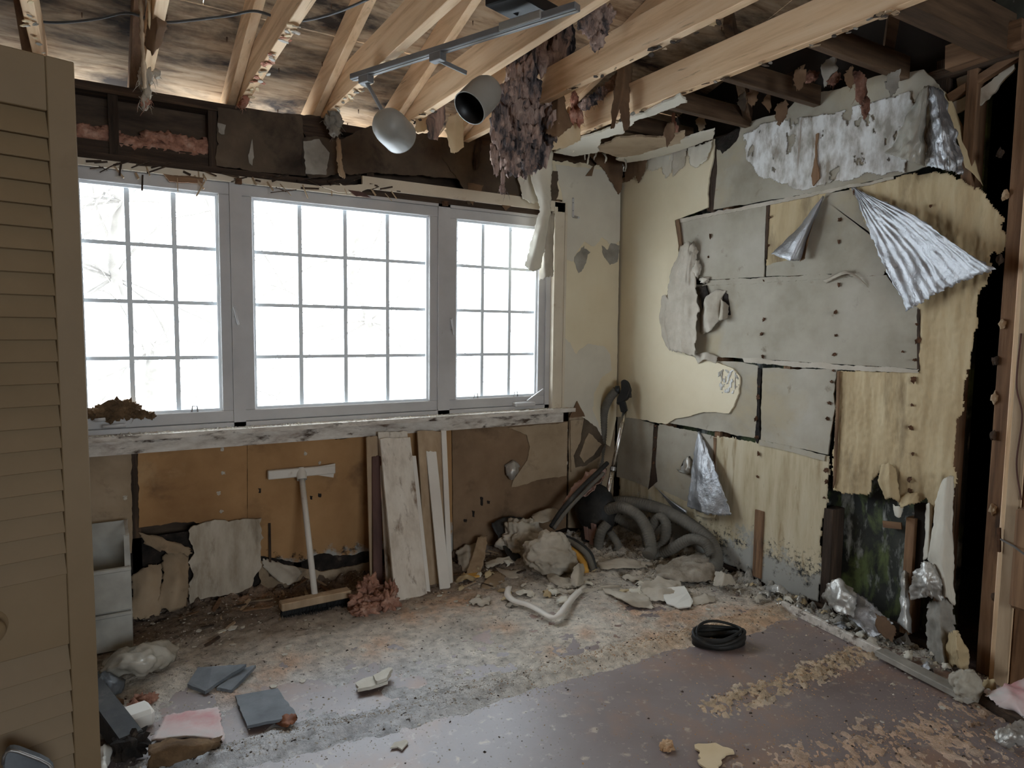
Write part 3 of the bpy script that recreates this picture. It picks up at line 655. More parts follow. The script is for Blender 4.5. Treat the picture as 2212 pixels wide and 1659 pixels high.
wr = MB()
wr.box((.10, -2.07, 0), (.13, .16, 2.42))
MB2w = MB().box((.02, YF, 0), (.10, -2.42, 2.54)); wr.box((.10, YF, 0), (.13, -2.30, 4.0)); wr.box((.10, -2.30, 2.45), (.13, -2.07, 4.0))
wall_right = smesh('wall_right', wr, M['sheathing'], 'torn gable wall of grey lath boards, cream plaster and foil backed paper')
MB2w.build('wall_panel', M['plain_wall'], wall_right)
# dark space behind the gap
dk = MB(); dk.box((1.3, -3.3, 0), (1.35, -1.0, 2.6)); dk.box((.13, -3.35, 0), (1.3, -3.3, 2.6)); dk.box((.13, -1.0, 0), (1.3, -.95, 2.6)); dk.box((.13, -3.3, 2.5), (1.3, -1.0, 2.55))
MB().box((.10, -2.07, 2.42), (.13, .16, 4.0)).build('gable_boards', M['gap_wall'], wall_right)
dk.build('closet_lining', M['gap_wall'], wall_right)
MB().box((.012, -2.07, 0), (.10, 0, .038)).build('bottom_plate', M['rot_y'], wall_right)
MB().box((.012, -2.3, 2.362), (.10, 0, 2.40)).build('top_plate', M['rot_y'], wall_right)
def stud(px0, px1, py, x0, x1, z0, z1, m):
    a, b = PX(px0, py, x0).y, PX(px1, py, x0).y
    return MB().box((x0, min(a, b), z0), (x1, max(a, b), z1)).build('stud', m, wall_right, bevel=.002)
stud(1627, 1646, 1180, -.006, .09, .04, .40, M['oldpine_z'])
stud(1776, 1796, 1180, -.002, .09, .04, .50, M['rot_z'])
stud(1952, 1972, 1200, .0, .09, .04, .55, M['oldpine_z'])
for y in (-.05, -.42, -.84, -1.27, -1.68, -2.045):
    MB().box((.013, y - .019, .70 if y == -1.68 else .04), (.10, y + .019, 2.362)).build('stud', M['oldpine_z'], wall_right)
# ---- boards of gypsum lath, sixteen inches high, in running bond
def lath(pix, amp=.0025, seed=0, d0=0.0, d1=.009, m='lath'):
    return plate('lath_board', 0, pix, d0, d1, M[m], wall_right, amp, .012, seed)
lath([(1549, 318, .008), (1580, 312), (1600, 268), (1700, 240), (1730, 205), (1800, 195), (1890, 165), (1995, 150), (2040, 200, .006), (2000, 360), (1928, 381, .003), (1780, 413), (1650, 434), (1541, 453), (1548, 380)], .003, 31)
lath([(1440, 482), (1540, 459), (1655, 441), (1650, 598), (1524, 605), (1440, 609)], .002, 32)
lath([(1784, 418), (1850, 408), (1990, 640), (1995, 586), (1655, 597, .002), (1656, 574, .003), (1700, 562, .004), (1745, 495, .004)], .002, 33)
lath([(1440, 618), (1650, 607), (1915, 594), (1960, 660), (1982, 664, .003), (1984, 797), (1800, 786), (1620, 775), (1440, 766)], .002, 34)
lath([(1440, 775), (1600, 782), (1637, 790, .003), (1633, 947), (1440, 913)], .003, 35)
lath([(1647, 795), (1809, 798, .006), (1800, 850), (1804, 880), (1795, 930), (1788, 982, .002), (1643, 951)], .003, 36)
lath([(1334, 890), (1412, 916, .003), (1407, 1000), (1400, 1056, .004), (1370, 1040), (1332, 1030)], .002, 37)
lath([(1422, 919), (1540, 942, .003), (1548, 1010), (1545, 1088, .003), (1480, 1082), (1412, 1050, .003)], .002, 38)
# ---- torn white residue on the top board
gridplate('plaster_residue', 0, [(1606, 290), (1650, 265), (1720, 255), (1800, 245), (1900, 215), (1968, 198), (1975, 240), (1955, 300), (1940, 330), (1965, 345), (1955, 372), (1890, 375), (1800, 392), (1735, 412), (1700, 395), (1650, 385), (1612, 345)], -.004, M['whitewash'], wall_right, .005, .008, 39, drop=lambda a, b: fbm(Vector((a * 14, b * 9, 2)), 4) < -.42,
          relief=lambda a, b: .0012 * nz(a * 40, b * 9) + .001 * nz(a * 120, b * 30), thick=.003)
plate('brown_streak', 0, [(1762, 290), (1767, 287), (1764, 330), (1770, 385), (1756, 402), (1752, 380), (1760, 340)], -.0135, -.006, M['oldpine_z'], wall_right, .003, seed=40)
plate('timber_behind', 0, [(1532, 310), (1551, 305), (1550, 380), (1543, 460), (1527, 456), (1530, 380)], .001, .012, M['rot_z'], wall_right, .003, seed=41)
plate('burnt_hole', 0, [(1545, 300), (1598, 275), (1592, 300), (1575, 320), (1560, 332), (1548, 322)], -.003, .002, M['mould_black'], wall_right, .007, seed=42)
# ---- cream plaster coat, torn away to the right
plate('plaster_coat', 0, [(1342, 384, .01), (1380, 372), (1400, 345), (1450, 330), (1500, 325), (1543, 300, .004), (1541, 340), (1531, 385), (1529, 448, .0015), (1458, 476), (1466, 530), (1462, 590), (1440, 640), (1448, 720), (1480, 765), (1505, 772, .003), (1545, 782), (1583, 796), (1598, 815), (1596, 850), (1586, 872), (1574, 893, .002), (1520, 890), (1485, 900), (1460, 904), (1438, 916), (1412, 912), (1372, 904), (1329, 900, 0)], -.010, -.0005, M['plaster'], wall_right, .0035, seed=43)
plate('brown_edge', 0, [(1459, 476), (1466, 474), (1475, 540), (1470, 548)], -.0115, -.001, M['brown_paper'], wall_right, .001, seed=44)
gridplate('flaked_paint', 0, [(1555, 800), (1590, 800), (1596, 830), (1585, 850), (1560, 850), (1550, 830)], -.0118, M['whitewash'], wall_right, .006, .006, 45, drop=lambda a, b: fbm(Vector((a * 60, b * 25, 3)), 4) < .05)
# peeled strip along the top of the plaster
for i, (pp, mm) in enumerate(((((1398, 345), (1455, 330), (1450, 372), (1438, 385), (1430, 362), (1400, 368)), 'paint_peel'), (((1452, 322), (1487, 315), (1480, 350), (1472, 365), (1454, 382)), 'paper'), (((1486, 318), (1540, 303), (1528, 345), (1505, 362), (1490, 352)), 'paint_peel'), (((1346, 345), (1400, 335), (1392, 372), (1380, 398), (1372, 380), (1350, 395)), 'brown_paper'))):
    gridplate('peeling_strip', 0, pp, -.014 - .003 * i, M[mm], wall_right, .007, .006, 46 + i, relief=lambda a, b: .008 * nz(a * 25, b * 12))
gridplate('peeling_strip', 1, [(1262, 322), (1346, 338), (1344, 405), (1336, 422), (1325, 400), (1312, 378), (1300, 362), (1285, 350)], -.016, M['brown_paper'], wall_back, .007, .007, 52, relief=lambda a, b: .006 * nz(a * 25, b * 12))
# ---- foil backed kraft paper
def folds(a, b): return .010 * nz(a * 16, b * 2.0, 1) + .005 * nz(a * 45, b * 6, 4) + .003 * nz(a * 90, b * 40, 7)
gridplate('kraft_paper', 0, [(1835, 408), (1930, 386), (2005, 372), (2045, 372), (2090, 398), (2130, 420), (2168, 470), (2172, 520), (2160, 560), (2145, 540), (2135, 600), (2112, 640), (2112, 690), (2100, 745), (2098, 780), (2086, 800), (2080, 850), (2066, 920), (2060, 1000), (2060, 1060), (2052, 1130), (2030, 1180), (2012, 1110), (2002, 1075), (1978, 1090), (1945, 1092), (1930, 1070), (1912, 1045), (1905, 1006), (1893, 1030), (1880, 1068), (1850, 1068), (1800, 1060), (1798, 1000, .002), (1806, 900, .002), (1811, 802, .002), (1986, 802, .002), (1984, 668, .002), (1960, 664, .002)], .003, M['kraft'], wall_right, .006, .008, 53, relief=folds)
gridplate('kraft_paper', 0, [(1655, 440, .002), (1790, 414, .002), (1745, 500), (1700, 575), (1655, 575)], .004, M['kraft'], wall_right, .009, .002, 54, relief=lambda a, b: .002 * nz(a * 20, b * 9))
gridplate('stained_paper', 0, [(1530, 940), (1640, 955), (1792, 985), (1788, 1060), (1784, 1110), (1770, 1170), (1778, 1220), (1768, 1300), (1690, 1285), (1610, 1235), (1560, 1215), (1450, 1185), (1335, 1145), (1338, 1010), (1400, 1030), (1480, 1050), (1535, 1050)], .003, M['stained_paper'], wall_right, .009, .006, 55, relief=lambda a, b: .004 * nz(a * 9, b * 3) + .002 * nz(a * 30, b * 8))
plate('slit', 0, [(1541, 945), (1546, 946), (1545, 1085), (1541, 1085)], -.003, .001, M['brown_paper'], wall_right, .001, seed=58)
plate('slit', 0, [(1808, 802), (1813, 802), (1804, 1030), (1799, 1055)], -.010, .001, M['brown_paper'], wall_right, .0015, seed=59)
# dark joints, frayed joint paper and nails
plate('joint_gap', 0, [(1637, 795), (1644, 798), (1641, 860), (1640, 900), (1642, 940), (1636, 958), (1631, 945), (1635, 880)], -.0008, .005, M['mould_black'], wall_right, .003, .006, 60)
plate('joint_gap', 0, [(1656, 440), (1663, 440), (1659, 500), (1656, 560), (1652, 562), (1654, 500)], -.0008, .005, M['rot_z'], wall_right, .0015, .006, 61)
plate('joint_gap', 0, [(1413, 917), (1420, 918), (1416, 1000), (1420, 1040), (1400, 1058), (1408, 1010)], -.0008, .005, M['rot_z'], wall_right, .002, .006, 62)
plate('joint_gap', 0, [(1981, 668), (1986, 668), (1986, 800), (1981, 800)], -.0008, .005, M['rot_z'], wall_right, .001, .006, 63)
for i, pp in enumerate((((1524, 606), (1650, 599), (1910, 586), (1908, 594), (1760, 604), (1650, 611), (1526, 617)), ((1602, 772), (1700, 780), (1985, 798), (1984, 806), (1800, 798), (1690, 790), (1608, 783)), ((1640, 950), (1712, 965), (1784, 984), (1780, 996), (1700, 974), (1640, 962)), ((1460, 474), (1655, 436), (1930, 381), (1930, 387), (1655, 444), (1462, 482)), ((1424, 916), (1536, 940), (1534, 947), (1424, 923)))):
    plate('joint_tape', 0, pp, -.004, .0, M['paper'] if i % 2 else M['lath'], wall_right, .0035, .007, 64 + i)
sheet('curled_tape', [[PX(1778, 606, -.003), PX(1810, 590, -.02), PX(1835, 586, -.02), PX(1870, 612, -.003)], [PX(1786, 612, -.004), PX(1812, 597, -.03), PX(1838, 594, -.03), PX(1876, 620, -.004)]], M['paper'], wall_right, 18, 4, .004, 20, .002, 69)
nl = None
for px, py in ((1650, 690), (1645, 722), (1805, 675), (1806, 725), (1802, 765), (1650, 606), (1648, 770), (1640, 835), (1637, 858), (1634, 905), (1635, 945), (1812, 522), (1815, 475), (1812, 615), (1534, 510), (1530, 555), (1980, 700), (1984, 736), (1976, 778), (1985, 640), (1416, 945), (1414, 970), (1412, 1000), (1416, 920), (1800, 800), (1796, 825), (1792, 870), (1788, 905), (1638, 980), (1636, 1030), (1968, 925), (1970, 875), (1972, 980), (1964, 1035), (1965, 1060), (1974, 820), (1785, 1040), (1780, 1075), (1784, 1015), (2010, 445), (1845, 1015 - 600), (1950, 760), (1660, 530), (1662, 470)):
    p = PX(px, py, -.004)
    if nl is None:
        mb = MB(); blob(mb, (0, 0, 0), (.005, .0075, .009), .8, 2.6, 2, 3)
        nl = new_obj('nail', mb.v, mb.f, M['rust'], wall_right); nl.location = p
    else:
        q = nl.copy(); COL.objects.link(q); q.parent = wall_right; q.location = p; q.rotation_euler = (px * .7, 0, py * .3); s = .6 + (px * 7 % 10) / 10; q.scale = (1, s, s)
# ---- flaps of foil peeled off the wall
def flap(name, rows, m='foil', ribs=0, amp=.004, seed=0, nu=40, nv=30, label=None, fr=10, edge=.003, thick=.0012):
    R = [[PX(a, b, c) for a, b, c in r] for r in rows]
    o = sheet(name, R, M[m], wall_right, nu, nv, amp, fr, edge, seed, thick, lin=(m in ('paper', 'kraft', 'grey_mould', 'brown_paper', 'stained_paper')), fold=(lambda u, v: (1.3 * (.4 + .9 * abs(nz(u * ribs * .9, 3.3, seed))) * abs(math.sin(u * ribs * math.pi + 2.2 * nz(u * 3, v * 1.5, seed))) * v + .5 * nz(u * 16, v * 9, seed + 2))) if ribs else None)
    if label: o['label'] = label
    return o
flap('foil_flap', [[(1842, 407, -.006), (1846, 406, -.008), (1850, 410, -.006)], [(1878, 500, -.03), (1920, 475, -.035), (1968, 462, -.05)], [(1912, 580, -.045), (1985, 540, -.045), (2055, 522, -.085)], [(1958, 672, -.055), (2045, 622, -.055), (2145, 582, -.11)]], 'foil', 9, .007, 71, 64, 40, 'large ribbed triangle of silver foil folded down off the wall', 7, .006)
flap('foil_flap', [[(1776, 424, -.01), (1778, 424, -.02), (1780, 426, -.006)], [(1725, 490, -.03), (1745, 485, -.06), (1758, 482, -.01)], [(1666, 548, -.05), (1705, 562, -.09), (1736, 562, -.012)]], 'foil', 3, .005, 72, 30, 26, 'small curled triangle of silver foil hanging by one point')
flap('foil_flap', [[(1742, 500, -.005), (1760, 470, -.01), (1779, 424, -.004)], [(1732, 540, -.02), (1745, 520, -.03), (1752, 490, -.008)], [(1728, 564, -.03), (1738, 560, -.04), (1740, 545, -.012)]], 'brown_paper', 0, .003, 73, 14, 14)
flap('foil_flap', [[(1508, 934, -.004), (1510, 933, -.012), (1513, 936, -.004)], [(1498, 985, -.03), (1515, 985, -.05), (1534, 985, -.04)], [(1488, 1060, -.05), (1518, 1065, -.085), (1560, 1055, -.06)], [(1484, 1095, -.055), (1525, 1110, -.09), (1580, 1115, -.055)]], 'foil', 3, .006, 74, 36, 36, 'silver foil flap hanging point upwards low on the wall', 9, .006)
flap('foil_flap', [[(1415, 1052, -.005), (1420, 1056, -.012), (1424, 1062, -.004)], [(1440, 1075, -.02), (1452, 1085, -.04), (1450, 1092, -.02)], [(1478, 1100, -.02), (1484, 1108, -.04), (1470, 1116, -.02)]], 'foil', 2, .005, 75, 16, 18)
flap('backing_scrap', [[(1500, 1085, -.02), (1530, 1095, -.02), (1550, 1090, -.02)], [(1505, 1115, -.03), (1530, 1120, -.03), (1545, 1118, -.03)]], 'stained_paper', 0, .006, 76, 12, 8)
flap('plastic_sheet', [[(1990, 195, -.01), (2002, 185, -.04), (2012, 188, -.05)], [(1958, 250, -.03), (1985, 255, -.10), (2000, 255, -.06)], [(1935, 300, -.04), (1970, 310, -.13), (2002, 315, -.07)], [(1910, 328, -.05), (1955, 345, -.15), (1998, 358, -.08)]], 'poly_film', 3, .012, 77, 34, 34, 'clouded plastic sheet bunched at the top of the wall', 12)
flap('plastic_sheet', [[(2008, 186, -.05), (2022, 190, -.06), (2040, 205, -.02)], [(2005, 260, -.06), (2035, 265, -.12), (2062, 275, -.03)], [(2000, 310, -.07), (2042, 320, -.13), (2076, 325, -.04)], [(1998, 358, -.08), (2045, 368, -.13), (2084, 376, -.06)]], 'foil', 4, .014, 78, 36, 36, 'shiny crinkled foil bunched at the top of the wall', 12)
flap('kraft_strip', [[(2030, 200, .0), (2040, 195, .02), (2050, 205, .03)], [(2065, 290, -.01), (2080, 300, .02), (2095, 310, .04)], [(2085, 360, -.01), (2105, 375, .01), (2122, 400, .03)]], 'kraft', 0, .006, 79, 10, 20)
# torn paper hanging over the plaster
o = flap('hanging_paper', [[(1472, 530, -.02), (1488, 522, -.05), (1508, 540, -.012)], [(1448, 590, -.02), (1475, 600, -.05), (1502, 610, -.03)], [(1440, 640, -.02), (1470, 655, -.045), (1508, 668, -.05)], [(1436, 700, -.03), (1470, 720, -.05), (1503, 730, -.06)], [(1446, 757, -.04), (1470, 762, -.065), (1500, 772, -.06)]], 'paper', 3, .010, 80, 30, 44, 'grey brown paper torn loose and hanging over the plaster', 14, .007)
flap('hanging_paper', [[(1430, 640, -.014), (1436, 636, -.02), (1444, 645, -.018)], [(1424, 680, -.016), (1434, 690, -.03), (1442, 695, -.02)], [(1430, 725, -.016), (1440, 750, -.03), (1448, 758, -.03)]], 'paper', 0, .006, 81, 10, 20)
mb = MB(); blob(mb, PX(1494, 542, -.025), (.02, .03, .045), .5, 2.5, 3, 5); blob(mb, PX(1505, 582, -.02), (.015, .025, .05), .5, 2.5, 3, 6); blob(mb, PX(1522, 605, -.012), (.012, .03, .02), .5, 2.5, 3, 7); mb.build('torn_fibre', M['paper'], wall_right, True)
plate('torn_hole', 0, [(1508, 620), (1524, 616), (1532, 650), (1530, 685), (1520, 700), (1515, 655)], -.0125, .0, M['mould_black'], wall_right, .003, .006, 82)
plate('torn_hole', 0, [(1556, 628), (1572, 635), (1578, 680), (1562, 685), (1556, 660)], -.0025, .0, M['mould_black'], wall_right, .003, .006, 83)
flap('paper_curl', [[(1512, 690, -.005), (1525, 640, -.02), (1548, 625, -.01), (1570, 628, -.002)], [(1515, 715, -.012), (1530, 690, -.05), (1552, 670, -.03), (1560, 640, -.006)], [(1518, 722, -.006), (1535, 715, -.03), (1555, 690, -.02), (1562, 660, -.004)]], 'paper', 0, .008, 84, 22, 14)
flap('paper_curl', [[(1555, 640, -.004), (1562, 650, -.03), (1574, 660, -.004)], [(1550, 690, -.01), (1560, 692, -.05), (1572, 688, -.006)]], 'paper', 0, .006, 85, 12, 10)
flap('paper_curl', [[(1500, 765, -.012), (1525, 760, -.03), (1550, 770, -.012)], [(1508, 785, -.016), (1520, 775, -.05), (1548, 785, -.02)]], 'paper', 0, .008, 86, 14, 8)
flap('foil_shred', [[(1475, 1005, -.003), (1485, 985, -.02), (1495, 998, -.003)], [(1468, 1020, -.006), (1482, 1012, -.04), (1494, 1012, -.02)], [(1462, 1010, -.003), (1480, 1024, -.03), (1492, 1020, -.008)]], 'old_foil', 0, .01, 87, 12, 12, None, 40)
plate('torn_hole', 0, [(1478, 992), (1490, 985), (1496, 1005), (1488, 1018), (1470, 1008)], -.0015, .0, M['mould_black'], wall_right, .004, .006, 88)
# ---- around the low hole
flap('paper_curl', [[(1905, 1004, -.004), (1920, 1000, -.02), (1935, 1012, -.008)], [(1898, 1040, -.01), (1920, 1035, -.06), (1942, 1045, -.02)], [(1912, 1080, -.004), (1925, 1075, -.04), (1945, 1088, -.01)]], 'kraft', 0, .007, 89, 14, 20)
flap('paper_curl', [[(1940, 1078, -.004), (1960, 1066, -.01), (1985, 1064, -.004)], [(1946, 1098, -.02), (1962, 1090, -.05), (1984, 1085, -.015)]], 'kraft', 0, .006, 90, 12, 8)
flap('paper_curl', [[(1930, 1090, -.004), (1940, 1094, -.02), (1950, 1088, -.004)], [(1932, 1112, -.01), (1942, 1118, -.03), (1948, 1108, -.006)]], 'paint_peel', 0, .008, 91, 10, 10)
MB().bar(PX(1908, 1132, .06), PX(1948, 1136, .06), .008, .03).build('wood_scrap', M['oldpine_y'], wall_right)
MB().bar(PX(1972, 1108, .04), PX(2000, 1114, .04), .01, .008).build('wood_scrap', M['steel'], wall_right)
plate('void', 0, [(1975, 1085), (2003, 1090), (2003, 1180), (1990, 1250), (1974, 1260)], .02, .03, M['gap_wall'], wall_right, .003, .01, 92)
flap('torn_backing', [[(2034, 1040, -.02), (2046, 1030, -.05), (2060, 1028, -.02)], [(2020, 1090, -.03), (2040, 1095, -.07), (2058, 1095, -.02)], [(2012, 1160, -.03), (2038, 1165, -.08), (2060, 1165, -.02)], [(2005, 1215, -.03), (2035, 1225, -.07), (2060, 1230, -.02)], [(2030, 1285, -.03), (2045, 1290, -.06), (2064, 1310, -.02)]], 'paint_peel', 2, .008, 93, 20, 40, 'long pale strip of backing curling off the wall end')
flap('torn_backing', [[(2002, 1090, .0), (2008, 1086, -.02), (2014, 1092, -.004)], [(1998, 1150, .0), (2006, 1150, -.03), (2014, 1150, -.01)], [(1995, 1210, -.005), (2004, 1205, -.03), (2012, 1200, -.01)]], 'paint_peel', 0, .006, 94, 10, 26)
flap('foil_lump', [[(1975, 1240, -.02), (1998, 1215, -.06), (2030, 1222, -.03)], [(1966, 1262, -.04), (2000, 1255, -.12), (2040, 1262, -.05)], [(1968, 1295, -.03), (2000, 1292, -.09), (2036, 1300, -.04)]], 'old_foil', 2, .018, 95, 30, 26, None, 14)
flap('torn_backing', [[(2005, 1300, -.02), (2030, 1295, -.05), (2056, 1290, -.02)], [(1998, 1350, -.03), (2030, 1350, -.08), (2062, 1345, -.02)], [(2005, 1400, -.03), (2035, 1400, -.09), (2066, 1395, -.02)], [(2018, 1435, -.03), (2040, 1440, -.10), (2070, 1440, -.03)]], 'grey_mould', 2, .012, 96, 26, 34, None, 12, .008)
flap('torn_backing', [[(2050, 1370, -.05), (2066, 1365, -.10), (2080, 1378, -.06)], [(2042, 1410, -.06), (2068, 1405, -.15), (2094, 1410, -.06)], [(2050, 1440, -.05), (2072, 1440, -.12), (2090, 1450, -.05)]], 'kraft', 0, .016, 97, 22, 22, None, 14, .008)
flap('torn_backing', [[(1948, 1240, -.006), (1955, 1232, -.02), (1964, 1240, -.004)], [(1946, 1290, -.01), (1954, 1290, -.03), (1962, 1295, -.006)], [(1940, 1345, -.02), (1955, 1360, -.05), (1972, 1370, -.02)]], 'old_foil', 0, .012, 98, 10, 24)
# posts at the end of the wall
pr = structure('trim_6', (0, -2.25, 0), 'dark timber posts at the end of the torn wall')
MB().box((.0, -2.262, 0), (.09, -2.205, 2.45)).build('post', M['oldpine_z'], pr, bevel=.003)
MB().box((-.03, -2.318, 0), (.06, -2.264, 2.45)).build('post', M['pine_z'], pr, bevel=.003)
MB().box((-.045, -2.328, 0), (-.03, -2.286, 2.45)).build('post_strip', M['tan_board'], pr, bevel=.002)
MB().box((.0, -2.42, 0), (.06, -2.322, 2.45)).build('post', M['oldpine_z'], pr, bevel=.003)
p0, p1 = PX(2185, 1090, -.06), PX(2195, 1310, -.06)
MB().box((-.10, p1.y - .06, p1.z), (-.046, p1.y + .012, p0.z)).build('wood_block', M['oldpine_z'], pr, bevel=.012)
MB().bar(PX(2158, 1140, -.048), PX(2158, 1192, -.048), .012, .01).build('strike_plate', M['rust'], pr)
MB().tube([PX(2162, 1165, -.05), PX(2190, 1180, -.12), PX(2216, 1200, -.16)], .004, 6).build('hook_rod', M['steel'], pr)
MB().tube(crom([PX(2206, 720, -.05), PX(2196, 830, -.05), PX(2208, 900, -.05), PX(2196, 1000, -.05), PX(2206, 1080, -.05)], 30), .003, 6).build('wire', M['red_board'], pr)
for i, (px, py) in enumerate(((2160, 330), (2172, 420), (2160, 560), (2165, 700), (2150, 780), (2148, 860), (2146, 940), (2144, 1100), (2150, 1290))):
    mb = MB(); blob(mb, PX(px, py, -.004), (.012, .012, .02), .6, 2.2, 2, i); mb.build('splinter', M['tan_board'] if i % 2 else M['rot_z'], pr)
# framing over the gap, with a leftover piece of white board
MB().bar(PX(2050, 128, -.05), PX(2215, 70, -.05), .06, .09).build('header', M['oldpine_y'], ceiling)
MB().bar(PX(2052, 212, .03), PX(2212, 112, .03), .03, .03).build('brace', M['oldpine_y'], ceiling)
MB().bar(PX(2042, 130, .05), PX(2040, 235, .05), .03, .05).build('brace', M['rot_z'], ceiling)
plate('ceiling_scrap', 0, [(2055, 225), (2120, 190), (2190, 135), (2192, 148), (2170, 170), (2140, 205), (2105, 235), (2065, 245)], .045, .055, M['paint_peel'], wall_right, .006, seed=99)
plate('ceiling_scrap', 0, [(2066, 170), (2130, 138), (2110, 165), (2068, 195)], .055, .065, M['paint_peel'], wall_right, .004, seed=100)
# fascia board; the soffit has fallen and daylight comes up through the eave
sf = MB(); sf.box((XL - .15, .16, 2.24), (.35, .27, 2.26)); sf.box((XL - .15, .70, 2.24), (.35, .73, 2.36))
sf.build('fascia', M['dark_timber'], ceiling)
# =================================================================== hanging from the ceiling
def fibres(mb, pts, n, L, seed, w=.0012):
    r = random.Random(seed)
    for i in range(n):
        p = r.choice(pts) + Vector((r.uniform(-.02, .02), r.uniform(-.02, .02), r.uniform(-.02, .02)))
        q = p + Vector((r.uniform(-.5, .5), r.uniform(-.5, .5), -r.uniform(.2, 1))) * L * r.uniform(.4, 1)
        mb.tube([p, (p + q) / 2 + Vector((r.uniform(-.004, .004), r.uniform(-.004, .004), 0)), q], [w, w * .8, w * .3], 3, False)
def wool(name, pts, m, label, seed=0, cat='insulation', group=None, amp=.55, sub=3, fib=60, parent=None):
    """tufted glass wool: noise-torn lumps along pts = (position, radius vector)"""
    mb = MB(); ps = []
    for i, (p, r) in enumerate(pts):
        blob(mb, p, r, amp, 2.6, sub, seed * 13 + i); ps.append(Vector(p))
    if fib: fibres(mb, ps, fib, .06, seed)
    o = mb.build(name, M[m], parent, True)
    if parent is None: tag(o, label, cat, group)
    elif label: o['label'] = label
    return o
# the great mouldy batt torn down between two joists
pts = []; rr = random.Random(8)
YB = -.78
for (py, a, b) in ((60, 1165, 1235), (95, 1140, 1232), (130, 1120, 1222), (165, 1100, 1215), (200, 1085, 1205), (235, 1072, 1198), (270, 1068, 1195), (300, 1075, 1186), (330, 1085, 1168), (352, 1095, 1148)):
    n = max(3, int((b - a) / 18))
    for i in range(n):
        px = a + (b - a) * (i + .5) / n
        pts.append((PY(px + rr.uniform(-4, 4), py + rr.uniform(-6, 6), YB + rr.uniform(-.05, .05)), (rr.uniform(.024, .036), rr.uniform(.03, .05), rr.uniform(.05, .085))))
pts += [(PY(1086, 385, YB), (.010, .01, .035)), (PY(1085, 410, YB), (.012, .012, .022)), (PY(1068, 335, YB), (.018, .02, .05)), (PY(1072, 362, YB), (.012, .012, .03)), (PY(1140, 350, YB), (.014, .012, .04)), (PY(1135, 372, YB), (.012, .01, .03)), (PY(1176, 330, YB), (.02, .02, .07)), (PY(1180, 270, YB), (.02, .02, .09))]
wool('insulation_batt', pts, 'mouldy_wool', 'big black and pink mouldy insulation batt hanging down between two joists', 1, fib=160)
wool('insulation_tuft', [(PY(1138, 335, -.76), (.02, .02, .03)), (PY(1147, 350, -.76), (.018, .018, .04)), (PY(1140, 366, -.76), (.01, .01, .02))], 'pink_wool', 'red brown tuft of wool hanging below the big mouldy batt', 2, fib=20)
wool('insulation_tuft', [(PY(a, b, -.72), (.022, .03, .03)) for a, b in ((1280, 215), (1298, 200), (1315, 190), (1328, 175), (1265, 225))], 'mouldy_wool', 'grey mouldy wool stuffed between two joists beside the dark paper strips', 3, fib=50)
wool('insulation_tuft', [(PY(a, b, -.62), (.018, .02, .035)) for a, b in ((1240, 215), (1246, 235), (1238, 250), (1252, 255))], 'pink_wool', 'orange tuft of wool over the printed paper', 4, fib=30)
wool('insulation_tuft', [(PY(a, b, -1.3), (.022, .03, .03)) for a, b in ((1268, 20), (1285, 35), (1275, 60), (1300, 60), (1312, 35), (1295, 15), (1262, 45), (1290, 90))], 'mouldy_wool', 'brown grey wool hanging over the end of the light track', 5, fib=60)
wool('insulation_tuft', [(PY(a, b, -.3), (.022, .02, .03)) for a, b in ((945, 215), (958, 200), (970, 190), (938, 240))], 'pink_wool', 'pale pink wool tuft clinging under a joist near the lamp', 6, fib=30)
wool('insulation_tuft', [(PY(a, b, -.12), (.025, .025, .03)) for a, b in ((720, 245), (712, 262), (728, 262), (722, 282))], 'grey_mould', 'grey lump of wool where a joist meets the window wall', 7, fib=24)
wool('insulation_tuft', [(PX(1752 - 0, 165, -.3), (.02, .03, .02)), (PX(1800, 170, -.3), (.02, .03, .025)), (PX(1860, 190, -.2), (.015, .02, .05)), (PX(1870, 230, -.15), (.012, .015, .04)), (PX(1850, 168, -.25), (.02, .03, .02))], 'rust_wool', 'rust pink wool dangling in front of the top of the gable wall', 8, fib=50)
wool('insulation_tuft', [(PX(1455, 255, -.25), (.008, .01, .03)), (PX(1460, 280, -.25), (.01, .01, .03)), (PX(1456, 270, -.25), (.014, .01, .02))], 'pink_wool', 'thin pink strand of wool hanging near the ceiling corner', 9, fib=16)
# torn paper and kraft scraps under the joists
def hang(name, rows, m, label, seed=0, amp=.006, nu=16, nv=20, cat='paper scrap', fr=12, edge=.005, thick=.0012, group=None):
    o = sheet(name, [[PY(a, b, c) for a, b, c in r] for r in rows], M[m], None, nu, nv, amp, fr, edge, seed, thick, lin=name not in ('wallpaper_strip', 'wallpaper_curl'))
    return tag(o, label, cat, group)
hang('dark_paper', [[(1203, 168, -.80), (1206, 166, -.83), (1210, 172, -.80)], [(1192, 230, -.82), (1207, 228, -.87), (1222, 226, -.84)], [(1178, 288, -.84), (1205, 296, -.90), (1236, 272, -.86)]], 'brown_paper', 'dark brown triangle of paper hanging beside the mouldy batt', 11)
hang('printed_paper', [[(1226, 232, -.55), (1240, 228, -.55), (1256, 224, -.52)], [(1212, 275, -.58), (1236, 270, -.58), (1254, 268, -.54)], [(1188, 325, -.62), (1225, 318, -.60), (1254, 302, -.56)]], 'print_paper', 'torn tan paper with faint print under the end joist', 12, cat='paper scrap')
hang('printed_paper', [[(968, 250, -.32), (985, 246, -.34), (1003, 240, -.32)], [(962, 285, -.35), (982, 284, -.38), (1002, 280, -.34)], [(975, 330, -.38), (985, 330, -.40), (1002, 318, -.36)]], 'print_paper', 'torn tan paper with faint print behind the round spotlight', 13)
